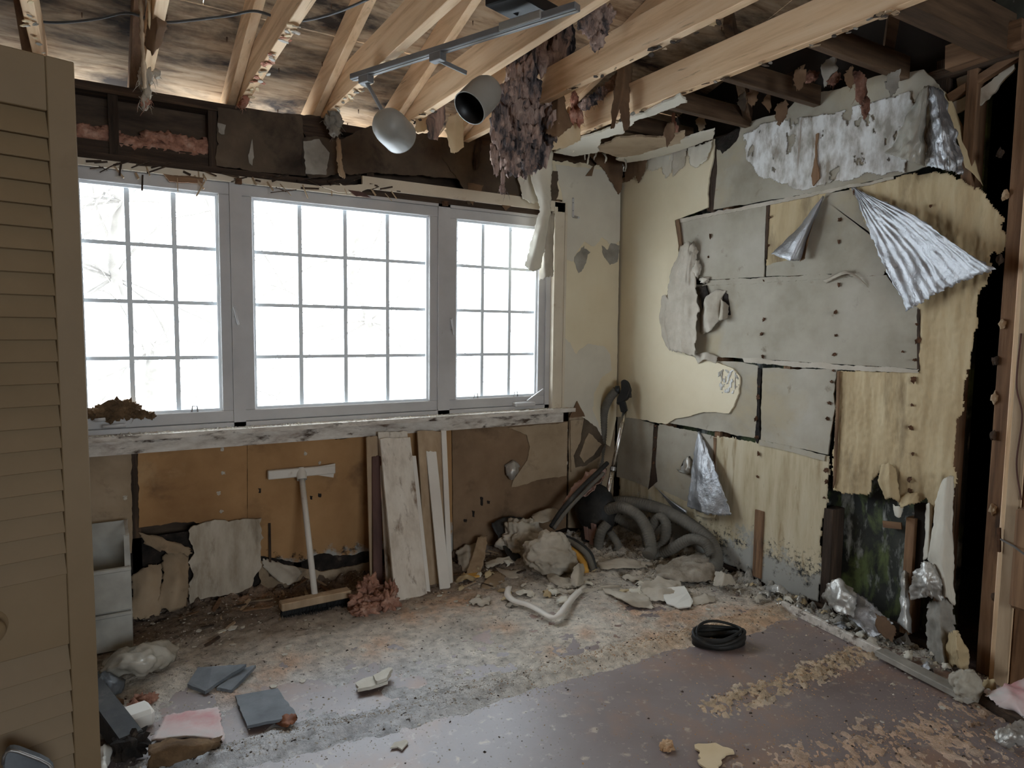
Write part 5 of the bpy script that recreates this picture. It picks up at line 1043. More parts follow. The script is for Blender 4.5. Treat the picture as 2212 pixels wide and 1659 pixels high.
MB().tube([hc_ - hs * .03 + hd * .02, hc_ - hs * .055 + hd * .015], .026, 14).build('hose_socket', M['black'], vc, True)
def hose(pts, r, label=None, name='hose'):
    base = crom(pts, 60); L = sum((base[i + 1] - base[i]).length for i in range(59))
    n = int(L / .0045); c = crom(pts, n)
    rs = [r * (1 + (.07 if i % 3 == 0 else -.03)) for i in range(n)]
    return MB().tube(c, rs, 14).build(name, M['hose'], vc, True)
hose([hc_ - hs * .05 + hd * .015, V(1316, 862, -.14), V(1305, 890, -.13), V(1302, 940, -.12), V(1297, 990, -.12), V(1292, 1040, -.16), V(1288, 1080, -.22)], .026)
hose([V(1270, 1130, -.34), V(1300, 1106, -.32), V(1340, 1096, -.30), V(1375, 1112, -.28), V(1398, 1145, -.28), V(1406, 1185, -.30), V(1400, 1200, -.34)], .034)
hose([V(1310, 1088, -.20), V(1350, 1084, -.16), V(1400, 1092, -.12), V(1450, 1110, -.10), V(1500, 1140, -.09), V(1535, 1172, -.09), V(1548, 1208, -.10), V(1540, 1235, -.14)], .036)
hose([V(1312, 1130, -.36), V(1298, 1150, -.40), V(1292, 1185, -.40), V(1300, 1210, -.38), V(1320, 1225, -.36)], .030)
hose([V(1332, 1118, -.24), V(1365, 1135, -.20), V(1392, 1150, -.20), V(1400, 1180, -.22)], .030)
hose([V(1404, 1142, -.16), V(1425, 1118, -.14), V(1438, 1130, -.14), V(1436, 1165, -.16), V(1424, 1192, -.18)], .030)
hose([V(1415, 1205, -.22), V(1450, 1186, -.18), V(1490, 1165, -.14), V(1522, 1172, -.13), V(1538, 1198, -.13)], .030)
hose([V(1318, 1150, -.34), V(1335, 1180, -.32), V(1322, 1200, -.34)], .024)
mb = MB(); blob(mb, V(1290, 1100, -.30), (.12, .14, .16), .12, 1.2, 3, 3, flat=.005); mb.build('body', M['black_dusty'], vc, True)
MB().bar(V(1262, 1170, -.36), V(1300, 1060, -.26), .10, .05).build('body_panel', M['black_dusty'], vc, bevel=.01)
# striped rubber bumpers and cut bag around it
for k, (pts_, r, m) in enumerate((([PY(*q) for q in ((1190, 1138, -.27), (1215, 1100, -.24), (1255, 1055, -.23), (1300, 1012, -.2), (1312, 1000, -.19))], .014, 'black_dusty'), ([PY(*q) for q in ((1196, 1142, -.29), (1221, 1107, -.26), (1261, 1064, -.25), (1304, 1022, -.22))], .012, 'hose'), ([PZ(*q) for q in ((1212, 1162, .14), (1240, 1175, .13), (1268, 1198, .10), (1281, 1230, .02))], .017, 'hose'), ([PZ(*q) for q in ((1216, 1156, .15), (1246, 1170, .14), (1275, 1194, .105), (1287, 1228, .02))], .010, 'black_dusty'))):
    MB().tube(crom(pts_, 30), r, 8).build('bumper', M[m], vc, True)
fs_ = lambda rows: [[PX(a, b, c) for a, b, c in r] for r in rows]
fy_ = lambda rows: [[PY(a, b, c) for a, b, c in r] for r in rows]
def csheet(name, rows, m, label, cat, seed, amp=.012, nu=22, nv=20, fr=12, edge=.006, thick=.002):
    return tag(sheet(name, fy_(rows), M[m], None, nu, nv, amp, fr, edge, seed, thick, lin=True), label, cat)
csheet('pink_rag', [[(1245, 1040, -.12), (1275, 1015, -.13), (1312, 1008, -.15)], [(1230, 1065, -.17), (1272, 1045, -.2), (1308, 1028, -.2)], [(1212, 1095, -.2), (1250, 1080, -.26), (1290, 1050, -.28)]], 'pink_rag', 'dusty pink rag draped over the vacuum cleaner', 'rag', 150, .025)
wool('insulation_tuft', [(V(a, b, -.29), (.02, .03, .02)) for a, b in ((1282, 1040), (1296, 1030), (1275, 1050))], 'orange_wool', 'torn orange wool lying on the dusty pink rag', 151, fib=20)
def lump(name, c, r, m, label, cat, seed, rot=None, amp=.22, fr=1.6):
    mb = MB(); blob(mb, c, r, amp, fr, 5, seed, flat=.004, rot=rot, ridge=.28); return tag(mb.build(name, M[m], None, True), label, cat)
lump('paper_sack', PZ(1128, 1200) + up * .10, (.13, .09, .115), 'paper', 'dusty crumpled paper sack against the window wall', 'sack', 5, Matrix.Rotation(.3, 3, 'Y'), .3, 1.8)
lump('paper_sack', PZ(1190, 1238) + up * .10, (.15, .10, .11), 'paper', 'dusty box shaped paper sack in front of the vacuum cleaner', 'sack', 8, Matrix.Rotation(.35, 3, 'Y'), .22, 1.4)
csheet('bin_liner', [[(1060, 1130, -.08), (1090, 1115, -.05), (1130, 1118, -.05)], [(1075, 1160, -.11), (1092, 1160, -.12), (1110, 1150, -.1)], [(1098, 1205, -.22), (1108, 1212, -.25), (1125, 1205, -.22)]], 'black_dusty', 'black plastic edge sticking out behind the paper sacks', 'plastic', 152, .008, 12, 16)
csheet('cardboard_flap', [[(1150, 1110, -.10), (1190, 1096, -.10), (1222, 1105, -.12)], [(1148, 1132, -.2), (1185, 1128, -.22), (1215, 1124, -.2)]], 'paper', 'tan cardboard flap behind the paper sacks', 'cardboard', 153, .012, 16, 10)
MB2 = MB().tube(crom([PZ(1224, 1180, .10), PZ(1244, 1194, .085), PZ(1258, 1212, .055), PZ(1264, 1236, .018)], 16), .022, 10)
tag(MB2.build('yellow_hose', M['yellow'], None, True), 'short curved yellow tube beside the paper sacks', 'tube')
for i, (a, b) in enumerate(((1268, 1150), (1278, 1160), (1284, 1148))):
    p = V(a, b, -.40); tag(MB().obb(p, (.008, 0, 0), (0, .02, 0), (0, .01, .045)).build('wood_block', M['pink_rag'], None, bevel=.002), ('reddish wood slat nearest the black vacuum body', 'middle of three reddish wood slats by the vacuum body', 'reddish wood slat touching the grey hose')[i], 'wood scrap', 'reddish slats among the hoses')
# tan boards and papers lying between the boards and the sacks
def fp(name, rows, m, label, cat, seed, **k): return fsheet(name, rows, m, label, cat, seed, **k)
fp('bent_board', [[(1032, 1160, .13), (1053, 1158, .13)], [(1020, 1205, .05), (1048, 1205, .05)], [(1003, 1246, .012), (1036, 1244, .012)]], 'tan_board', 'bent tan strip with a yellow end curling up from the floor', 'strip', 155, amp=.002, thick=.005)
fplate('yellow_strip', [(1000, 1244), (1034, 1239), (1036, 1247), (1002, 1252)], .014, .008, 'yellow', 'yellow end piece under the bent tan strip', 'strip', 156, .001)
fp('paper_sheet', [[(985, 1190, .06), (1010, 1175, .08), (1050, 1172, .05)], [(990, 1215, .03), (1012, 1205, .05), (1045, 1200, .02)], [(1000, 1235, .005), (1015, 1235, .02), (1030, 1230, .005)]], 'paper', 'brown paper sheet propped beside the bent tan strip', 'paper', 157, amp=.012)
fp('paper_sheet', [[(1045, 1215, .02), (1075, 1205, .05), (1110, 1200, .03)], [(1052, 1228, .01), (1078, 1218, .03), (1105, 1212, .015)]], 'paper', 'folded brown paper strip in front of the black plastic', 'paper', 158, amp=.008, nv=8)
fp('paper_sheet', [[(1070, 1225, .012), (1100, 1232, .02), (1130, 1232, .012)], [(1085, 1245, .004), (1105, 1250, .012), (1132, 1250, .004)]], 'paper', 'brown paper scrap in front of the folded strip', 'paper', 159, amp=.008, nv=8)
fp('plaster_sheet', [[(1040, 1262, .01), (1070, 1232, .02), (1092, 1245, .01)], [(1035, 1285, .003), (1060, 1270, .008), (1090, 1268, .003)]], 'wet_board_grey', 'flat brown board scrap lying before the bent strip', 'board scrap', 160, amp=.004, nv=8)
# long curled white strip on the floor
cs_ = crom([PZ(a, b, c) for a, b, c in ((1100, 1268, .03), (1098, 1285, .035), (1112, 1298, .03), (1140, 1306, .025), (1165, 1318, .03), (1190, 1332, .03), (1208, 1328, .035), (1225, 1305, .03), (1242, 1285, .02), (1262, 1265, .01))], 60)
rw = [[p - Vector((0, 0, .0)) for p in cs_], [p + Vector((.004, -.006, -.022)) for p in cs_]]
vs = []; 
for i, p in enumerate(cs_):
    t = (cs_[min(i + 1, 59)] - cs_[max(i - 1, 0)]).normalized(); s = t.cross(up).normalized()
    k = .5 + .5 * math.sin(i * .11); vs += [p + up * .006 * k - s * .016 * (1 - .3 * k), p + up * .006 + s * .004, p + s * .018 - up * .004]
mb = MB(); mb.add(vs, [(3 * i + j, 3 * i + j + 1, 3 * i + j + 4, 3 * i + j + 3) for i in range(59) for j in range(2)])
tag(mb.build('plastic_strip', M['white_strip'], None, True, solid=.003), 'long white plastic strip curled in a hook on the dusty floor', 'strip')
# heap of papers in front of the hoses
fp('paper_sheet', [[(1180, 1230, .03), (1210, 1245, .04), (1240, 1252, .02)], [(1182, 1248, .02), (1212, 1258, .03), (1245, 1262, .015)], [(1190, 1258, .004), (1215, 1270, .015), (1248, 1272, .004)]], 'paper', 'torn cardboard with a raised corner in front of the yellow tube', 'paper', 161, amp=.012)
fp('paper_sheet', [[(1240, 1225, .09), (1252, 1215, .10), (1262, 1220, .06)], [(1232, 1248, .05), (1250, 1245, .06), (1262, 1248, .02)], [(1228, 1262, .01), (1245, 1268, .03), (1262, 1262, .006)]], 'paper', 'upright folded paper beside the yellow tube', 'paper', 162, amp=.008)
fp('paper_strip', [[(1175, 1262, .02), (1225, 1275, .02), (1260, 1272, .02), (1340, 1262, .02)], [(1178, 1270, .004), (1225, 1282, .008), (1262, 1280, .008), (1342, 1270, .004)]], 'paper', 'long narrow brown paper strip across the litter', 'paper', 163, amp=.006, nu=36, nv=6)
fp('paper_sheet', [[(1300, 1268, .02), (1350, 1282, .03), (1400, 1280, .02)], [(1305, 1280, .01), (1352, 1298, .04), (1405, 1300, .02)], [(1340, 1290, .004), (1380, 1312, .01), (1415, 1315, .004)]], 'paper', 'crumpled grey paper left of the white plaster sheet', 'paper', 164, amp=.014, nu=26)
fp('paper_sheet', [[(1380, 1262, .02), (1420, 1245, .05), (1470, 1258, .03)], [(1390, 1280, .03), (1430, 1268, .06), (1482, 1275, .03)], [(1405, 1300, .005), (1440, 1295, .03), (1492, 1290, .01)]], 'paper', 'large grey wrinkled paper behind the white plaster sheet', 'paper', 165, amp=.018, nu=26)
fplate('plaster_sheet', [(1428, 1275, .045), (1478, 1268, .045), (1497, 1300, .014), (1492, 1312, .01), (1465, 1315, .01), (1440, 1305, .014)], 0, .006, 'white_foam', 'clean white plaster sheet lying on the grey papers', 'plaster', 166, .003)
fp('dirty_cloth', [[(1420, 1225, .03), (1470, 1205, .07), (1530, 1195, .09), (1545, 1205, .06)], [(1415, 1240, .04), (1470, 1235, .06), (1525, 1225, .08), (1550, 1235, .05)], [(1420, 1255, .01), (1475, 1258, .03), (1520, 1255, .03), (1555, 1258, .01)]], 'dirt_cloth', 'dirt caked cloth spread under the hose end', 'cloth', 167, amp=.022, nu=40, nv=30, thick=.006)
fp('paper_sheet', [[(1290, 1215, .03), (1330, 1205, .05), (1390, 1208, .03)], [(1300, 1232, .02), (1340, 1228, .04), (1400, 1228, .02)]], 'paper', 'brown board scrap lying under the hose coils', 'paper', 168, amp=.014, nv=10)
fp('paper_sheet', [[(1545, 1235, .06), (1565, 1235, .10), (1580, 1245, .06)], [(1540, 1265, .02), (1560, 1265, .05), (1590, 1262, .02)]], 'paper', 'curled brown paper standing by the hose end', 'paper', 169, amp=.012)
fp('paper_sheet', [[(1490, 1290, .02), (1520, 1285, .03), (1545, 1288, .02)], [(1495, 1308, .004), (1520, 1305, .01), (1548, 1300, .004)]], 'paper', 'small buff paper right of the white plaster sheet', 'paper', 170, amp=.008, nv=8)
# =================================================================== along the gable wall
tb_ = thing('fallen_baseboard', 'grey painted baseboard fallen along the foot of the torn wall', 'board', PZ(1900, 1400))
MB().bar(PZ(1690, 1306, .02), PZ(1905, 1412, .02), .02, .04).build('length', M['sill_paint'], tb_, bevel=.003); MB().bar(PZ(1900, 1408, .03), PZ(2102, 1512, .02), .06, .025).build('length', M['grey_mould'], tb_, bevel=.003)
def wsheet(name, rows, m, label, cat, seed, amp=.014, nu=24, nv=22, fr=12, edge=.006, thick=.0015):
    return tag(sheet(name, fs_(rows), M[m], None, nu, nv, amp, fr, edge, seed, thick), label, cat)
wsheet('crumpled_foil', [[(1786, 1262, -.05), (1810, 1255, -.10), (1840, 1268, -.06)], [(1782, 1290, -.07), (1815, 1280, -.15), (1850, 1295, -.09)], [(1790, 1310, -.10), (1820, 1325, -.17), (1850, 1335, -.12)]], 'old_foil', 'crumpled silver foil heap in front of the dark hole', 'foil', 180, .03)
wsheet('foil_sheet', [[(1835, 1275, -.06), (1880, 1300, -.06), (1928, 1345, -.06)], [(1828, 1310, -.10), (1868, 1335, -.12), (1905, 1370, -.10)], [(1835, 1335, -.12), (1865, 1360, -.16), (1885, 1378, -.14)]], 'foil', 'flat silver foil sheet slumped below the dark hole', 'foil', 181, .014)
wsheet('brown_card', [[(1888, 1325, -.08), (1912, 1335, -.08), (1936, 1358, -.08)], [(1875, 1350, -.11), (1900, 1368, -.11), (1930, 1392, -.11)]], 'brown_paper', 'brown card lying over the slumped foil sheet', 'card', 182, .004, 14, 10)
wsheet('foil_scrap', [[(1940, 1440, -.16), (1952, 1436, -.18), (1960, 1445, -.16)], [(1938, 1455, -.18), (1950, 1458, -.21), (1962, 1458, -.18)], [(1944, 1466, -.19), (1954, 1470, -.2), (1960, 1466, -.19)]], 'foil', 'small bright foil scrap beside the fallen baseboard', 'foil', 183, .012, 12, 12, 30)
wsheet('foil_scrap', [[(1650, 1268, -.04), (1680, 1262, -.07), (1700, 1275, -.04)], [(1660, 1280, -.07), (1682, 1280, -.1), (1702, 1288, -.07)]], 'old_foil', 'dull foil scrap at the foot of the short stud', 'foil', 184, .014, 14, 10, 30)
wsheet('kraft_scrap', [[(2120, 1470, -.16), (2140, 1466, -.2), (2150, 1480, -.16)], [(2116, 1490, -.18), (2140, 1490, -.22), (2152, 1496, -.18)]], 'kraft', 'small kraft paper scrap at the foot of the posts', 'paper', 185, .012, 10, 10, 20)
lump('rubble_block', PZ(2085, 1508) + up * .05, (.06, .05, .06), 'lath', 'fist sized grey block at the end of the fallen baseboard', 'block', 12, None, .25, 1.0)
fsheet('pink_cloth', [[(2128, 1500, .05), (2170, 1478, .09), (2230, 1460, .09)], [(2150, 1520, .06), (2190, 1505, .08), (2240, 1500, .08)], [(2180, 1540, .02), (2210, 1550, .04), (2250, 1545, .05)]], 'pink_sheet', 'pale cloth with red print beside the posts', 'cloth', 186, .012, 24, 20)
tag(MB().bar(PZ(2115, 1505, .02), PZ(2230, 1575, .02), .035, .035).build('dark_batten', M['rot_y'], None, bevel=.004), 'dark rotten batten lying in front of the pale cloth', 'batten')
fsheet('foil_scrap', [[(2150, 1595, .02), (2180, 1565, .05), (2220, 1560, .04)], [(2160, 1605, .03), (2190, 1590, .07), (2225, 1590, .04)], [(2170, 1612, .005), (2200, 1612, .02), (2230, 1612, .01)]], 'old_foil', 'crumpled yellowish foil in front of the dark batten', 'foil', 187, .022, 18, 16, 20)
# =================================================================== dust drifts on the floor
def poly(px): return [PZ(a, b) for a, b in px]
R1 = poly([(330, 1668), (470, 1640), (600, 1612), (760, 1575), (900, 1540), (1050, 1497), (1150, 1470), (1250, 1442), (1350, 1412), (1450, 1388), (1520, 1370), (1600, 1350), (1690, 1322)])
R2 = poly([(1545, 1528), (1620, 1503), (1700, 1475), (1780, 1445), (1862, 1410)])
R3 = poly([(1700, 1690), (1850, 1640), (2000, 1598), (2120, 1562), (2230, 1540)])
def pdist(P, x, y):
    """distance to a polyline and signed side of it"""
    best = 9; sd = 0
    for i in range(len(P) - 1):
        ax, ay, bx, by = P[i].x, P[i].y, P[i + 1].x, P[i + 1].y
        dx, dy = bx - ax, by - ay; L2 = dx * dx + dy * dy
        t = max(0, min(1, ((x - ax) * dx + (y - ay) * dy) / L2)); ex, ey = x - ax - dx * t, y - ay - dy * t
        d = math.hypot(ex, ey)
        if d < best: best = d; sd = dx * (y - ay) - dy * (x - ax)
    return best, sd
def sst(a, b, x): t = max(0, min(1, (x - a) / (b - a))); return t * t * (3 - 2 * t)
def wiggle(x, y): return nz(x * 5, y * 5, 2) * .05 + nz(x * 14, y * 14, 5) * .02
OR = [(PZ(a, b), r) for a, b, r in ((1600, 1345, .22), (1480, 1335, .16), (1650, 1340, .16), (1370, 1320, .14), (1260, 1370, .06), (1190, 1410, .06), (820, 1400, .10), (620, 1440, .10), (1080, 1360, .08), (520, 1490, .1), (1420, 1385, .12), (1860, 1405, .08), (900, 1330, .12), (1000, 1300, .15), (560, 1300, .1))]
BARE = [(PZ(a, b), r) for a, b, r in ((640, 1500, .16), (780, 1500, .10), (500, 1580, .14), (420, 1520, .10), (900, 1475, .06), (300, 1620, .2))]
def dust_h(x, y):
    w = wiggle(x, y)
    d1, s1 = pdist(R1, x, y); d2, _ = pdist(R2, x, y); d3, _ = pdist(R3, x, y)
    n = fbm(Vector((x * 22, y * 22, 0)), 5); n2 = fbm(Vector((x * 6, y * 6, 3)), 4); n3 = fbm(Vector((x * 70, y * 70, 8)), 3)
    rough = .5 * n + .25 * n3
    h = -.0035
    sd = d1 if s1 > 0 else -d1
    h += .024 * math.exp(-((max(0, d1 + w * .6)) / .055) ** 2) * (.75 + .9 * rough)
    cov = sst(-.02, .05, sd + w) * (.0035 + .0045 * sst(-1.3, -.3, y)) * (1 + 1.0 * n2 + 1.0 * rough)
    for c, r in BARE:
        cov *= 1 - .95 * math.exp(-(((x - c.x) ** 2 + (y - c.y) ** 2) / (r * r)))
    h += cov * 1.5
    h += .015 * math.exp(-((d2 + w * .8) / .055) ** 2) * (.5 + 1.3 * n + 1.2 * n3)
    h += .0075 * math.exp(-((d3 + w) / .15) ** 2) * (.55 + 1.0 * n2 + 1.5 * n + 1.2 * n3)
    h += .045 * math.exp(y / .09) * (.55 + 1.0 * n) * sst(-3.1, -2.6, x)
    if y < -.4: h += .05 * math.exp(x / .07) * (.5 + 1.1 * n + .5 * n3) * sst(-2.3, -1.9, y)
    r2 = math.hypot(x + .1, y + .5); h += .04 * math.exp(-(r2 / .35) ** 2) * (.6 + 1.1 * n)
    return h
def dust_c(x, y):
    n = fbm(Vector((x * 3 + 7, y * 3, 5)), 4); n2 = fbm(Vector((x * 11 + 2, y * 11, 9)), 4)
    c = Vector((.44, .395, .335)) * (1 + .25 * n)
    br = Vector((.095, .06, .037)); og = Vector((.46, .255, .14)); sky_gy = Vector((.46, .47, .495)); sw = Vector((.44, .315, .195))
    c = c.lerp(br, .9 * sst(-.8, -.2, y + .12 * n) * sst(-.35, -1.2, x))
    c = c.lerp(sky_gy, .75 * sst(-1.4, -2.2, x) * sst(-.75, -1.15, y))  # lighter bluish tint at lower left stands for sky reflected in the floor
    for p, r in OR:
        c = c.lerp(og, .62 * math.exp(-(((x - p.x) ** 2 + (y - p.y) ** 2) / (r * r))) * max(.0, min(1, .75 + 1.2 * n2)))
    d2, _ = pdist(R2, x, y); d3, _ = pdist(R3, x, y)
    c = c.lerp(sw, .9 * math.exp(-(d2 / .10) ** 2)); c = c.lerp(og, .62 * math.exp(-(d3 / .2) ** 2))
    d1, s1 = pdist(R1, x, y)
    c = c.lerp(sw, .5 * math.exp(-(d1 / .09) ** 2) * sst(-1.6, -.9, x))
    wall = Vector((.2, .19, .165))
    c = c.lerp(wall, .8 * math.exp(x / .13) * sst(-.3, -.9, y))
    return c
CELL = .0115; gx0, gy0 = -3.12, -2.75
gnx, gny = int((.0 - gx0) / CELL) + 1, int((.0 - gy0) / CELL) + 1
hg = []; cg = []; vs = []
for j in range(gny):
    for i in range(gnx):
        x, y = gx0 + i * CELL, gy0 + j * CELL
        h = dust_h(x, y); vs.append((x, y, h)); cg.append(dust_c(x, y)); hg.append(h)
fs = []
for j in range(gny - 1):
    for i in range(gnx - 1):
        a = j * gnx + i
        if max(hg[a], hg[a + 1], hg[a + gnx], hg[a + gnx + 1]) > -.0008: fs.append((a, a + 1, a + gnx + 1, a + gnx))
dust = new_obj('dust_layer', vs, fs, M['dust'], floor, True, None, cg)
dust['kind'] = 'stuff'; dust['label'] = 'grey and orange dust drifted in ridges over the floor'
def hat(x, y):
    i, j = int((x - gx0) / CELL), int((y - gy0) / CELL)
    if 0 <= i < gnx and 0 <= j < gny: return max(0.0, hg[j * gnx + i])
    return 0.0
# crumbs: far too many to count
def crumbs(name, n, m, label, seed, smin, smax, dens):
    r = random.Random(seed); vv = []; ff = []
    k = 0; tries = 0
    while k < n and tries < n * 60:
        tries += 1
        x, y = r.uniform(-3.1, -.005), r.uniform(-2.7, -.005)
        if r.random() > dens(x, y): continue
        k += 1; s = smin + (smax - smin) * r.random() ** 2.5; z = hat(x, y)
        a = r.uniform(0, 6.28); ca, sa = math.cos(a) * s, math.sin(a) * s; e = r.uniform(.4, 1); f = r.uniform(.25, .7) * s; b = len(vv)
        t1, t2 = r.uniform(-.3, .3) * s, r.uniform(-.3, .3) * s
        vv += [(x + ca, y + sa, z - .001), (x - sa * e, y + ca * e, z + t1 * .5), (x - ca, y - sa, z - .001), (x + sa * e, y - ca * e, z + t2 * .5), (x + t1, y + t2, z + f)]
        ff += [(b, b + 1, b + 4), (b + 1, b + 2, b + 4), (b + 2, b + 3, b + 4), (b + 3, b, b + 4), (b + 3, b + 2, b + 1, b)]
    o = new_obj(name, vv, ff, M[m], dust); o['kind'] = 'stuff'; o['label'] = label
    return o
def d_all(x, y): d1, s1 = pdist(R1, x, y); return min(1, .10 + (.35 if s1 > 0 else 0) + .9 * math.exp(y / .3) + .9 * math.exp(x / .12) * (y < -.5))
def d_ridge(x, y): d1, s1 = pdist(R1, x, y); d2, _ = pdist(R2, x, y); d3, _ = pdist(R3, x, y); return min(1, .05 + 1.0 * math.exp(-(d1 / .07) ** 2) + math.exp(-(d2 / .06) ** 2) + .5 * math.exp(-(d3 / .18) ** 2))
def d_wall(x, y): return min(1, .03 + 1.0 * math.exp(y / .16) + 1.0 * math.exp(x / .1) * (y < -.4) + .8 * math.exp(-(math.hypot(x + .3, y + .6) / .4) ** 2))
crumbs('pale_crumbs', 6500, 'crumb', 'pale plaster crumbs scattered over the dusty floor', 1, .0015, .008, d_all)
crumbs('sawdust_crumbs', 12000, 'sawdust', 'coarse tan sawdust along the ridges of dust', 2, .0014, .005, lambda x, y: d_ridge(x, y) * sst(-1.9, -1.2, x))
crumbs('grey_crumbs', 9000, 'crumb', 'grey grit along the ridge of dust', 5, .0014, .005, lambda x, y: d_ridge(x, y) * sst(-1.1, -1.7, x))
crumbs('dark_crumbs', 3400, 'crumb_dark', 'dark rotten crumbs along the foot of the walls', 3, .0015, .009, lambda x, y: min(1, d_wall(x, y) + .25 * d_ridge(x, y)))
crumbs('rubble_crumbs', 1500, 'lath', 'coarse grey rubble along the foot of the torn wall', 4, .004, .016, lambda x, y: min(1, 1.2 * math.exp(x / .09) * (y < -.55) + .5 * math.exp(-(math.hypot(x + .25, y + .75) / .3) ** 2)))
# single flakes of plaster
fr_ = random.Random(77); protos = []
for k in range(7):
    n = fr_.randint(5, 8); ps = [Vector((math.cos(6.283 * i / n) * fr_.uniform(.55, 1), math.sin(6.283 * i / n) * fr_.uniform(.55, 1), 0)) for i in range(n)]
    mb = MB().prism([p + Vector((0, 0, .22)) for p in ps], (0, 0, -.22)); me = bpy.data.meshes.new('plaster_flake'); me.from_pydata(mb.v, [], mb.f); me.materials.append(M['flake']); protos.append(me)
spots_ = [(690, 1395, .04), (708, 1408, .03), (625, 1400, .035), (615, 1418, .03), (655, 1472, .028), (502, 1398, .03), (500, 1365, .06), (480, 1372, .04), (430, 1368, .03), (525, 1355, .03), (690, 1360, .02), (860, 1320, .03), (985, 1300, .03), (1010, 1310, .025), (1030, 1298, .03), (900, 1318, .02), (1065, 1270, .03), (1015, 1275, .02), (1150, 1325, .02), (1175, 1305, .03), (1500, 1310, .025), (1530, 1318, .03), (1545, 1312, .02), (1170, 1262, .018), (590, 1485, .03), (765, 1445, .02), (330, 1350, .025), (318, 1435, .02), (880, 1298, .025), (950, 1292, .03), (1060, 1330, .02), (1330, 1300, .02), (1345, 1330, .015), (545, 1330, .025), (660, 1345, .02), (420, 1400, .02), (1010, 1455, .02), (895, 1428, .02), (1630, 1290, .03), (1655, 1300, .02), (1620, 1275, .025), (1720, 1300, .025), (1590, 1268, .03), (1790, 1345, .02), (1850, 1375, .025), (1960, 1430, .02), (2010, 1445, .02), (1700, 1335, .015), (2035, 1530, .03), (1905, 1560, .015), (1450, 1470, .010), (1650, 1620, .012)]
for i in range(95):
    while True:
        x, y = fr_.uniform(-2.9, -.1), fr_.uniform(-1.5, -.04)
        if fr_.random() < d_all(x, y): break
    spots_.append((None, (x, y), fr_.uniform(.006, .018)))
for i, (a, b, s) in enumerate(spots_):
    p = PZ(a, b) if a is not None else Vector((b[0], b[1], 0))
    o = bpy.data.objects.new('plaster_flake', protos[i % 7]); COL.objects.link(o)
    z = hat(p.x, p.y); o.location = (p.x, p.y, z + .0005); s *= .62
    o.scale = (s, s * fr_.uniform(.6, 1), min(s * fr_.uniform(.4, 1.2), .02)); o.rotation_euler = (fr_.uniform(-.12, .12), fr_.uniform(-.12, .12), fr_.uniform(0, 6.28))
    w_ = 'large' if s > .016 else 'small' if s > .0075 else 'tiny'
    pl = 'under the window sill' if p.y > -.35 else 'near the torn wall' if p.x > -.45 else 'out on the open floor'
    tag(o, w_ + ' pale flake of fallen plaster lying in the dust ' + pl, 'plaster flake', w_ + ' plaster flakes ' + pl)
# shreds of foil and paper along the torn wall, chips of rotten wood along the window wall
shr = random.Random(21); sp_ = []
for k in range(6):
    s0 = sheet('foil_shred' if k in (0, 1, 4) else 'paper_shred', [[Vector((-.03, -.02, .002)), Vector((0, -.025, .02)), Vector((.03, -.02, .004))], [Vector((-.032, 0, .015)), Vector((0, 0, .035)), Vector((.03, 0, .012))], [Vector((-.025, .02, .002)), Vector((0, .022, .018)), Vector((.028, .02, .002))]], M[('foil', 'old_foil', 'paper', 'paint_peel', 'old_foil', 'kraft')[k]], None, 9, 9, .016, 26, .008, 200 + k, .0015, True, None, (0, 0, 0))
    sp_.append(s0)
first = set()
for i in range(46):
    k = i % 6; y = -.75 - 1.4 * shr.random(); x = -.03 - .16 * shr.random() ** 1.5
    if k in first:
        o = sp_[k].copy(); COL.objects.link(o)
    else:
        o = sp_[k]; first.add(k)
    s_ = shr.uniform(.45, 1.1)
    o.location = (x, y, max(.004, hat(x, y))); o.scale = (s_, s_ * shr.uniform(.6, 1), s_); o.rotation_euler = (shr.uniform(-.3, .3), shr.uniform(-.3, .3), shr.uniform(0, 6.28))
    w_ = ('bright silver foil', 'dull crinkled foil', 'grey paper', 'off white paper', 'tarnished folded foil', 'tan kraft paper')[k]
    pl = 'near the stained paper' if y > -1.35 else 'below the dark hole' if y > -1.85 else 'beside the posts'
    tag(o, 'shred of ' + w_ + ' in the rubble ' + pl, 'foil' if k in (0, 1, 4) else 'paper scrap', w_ + ' shreds ' + pl)
pp_ = [sp_[2], sp_[3], sp_[5]]
for i in range(44):
    k = i % 3; o = pp_[k].copy(); COL.objects.link(o)
    q = PZ(shr.uniform(985, 1590), shr.uniform(1205, 1312)); s_ = shr.uniform(.6, 1.7)
    o.location = (q.x, q.y, max(.003, hat(q.x, q.y))); o.scale = (s_, s_ * shr.uniform(.5, 1), s_ * .6); o.rotation_euler = (shr.uniform(-.2, .2), shr.uniform(-.2, .2), shr.uniform(0, 6.28))
    w_ = ('grey', 'off white', 'tan kraft')[k]; pl = 'between the bent strip and the sacks' if q.x < -1.0 else 'in front of the hose coils' if q.x < -.45 else 'between the hose end and the torn wall'
    tag(o, w_ + ' curled paper scrap in the litter ' + pl, 'paper scrap', w_ + ' paper scraps ' + pl)
cp = []
for k in range(5):
    mb = MB(); L = .05 + .02 * k; mb.prism([Vector((-L, -.008, 0)), Vector((L * .8, -.012, 0)), Vector((L, .004, 0)), Vector((L * .3, .012, 0)), Vector((-L * .9, .009, 0))], (0, 0, .008))
    cp.append(new_obj('wood_chip', mb.v, mb.f, M[('rot_x', 'tan_board', 'oldpine_x', 'rot_x', 'wet_board_grey')[k]], None, False, (0, 0, 0)))
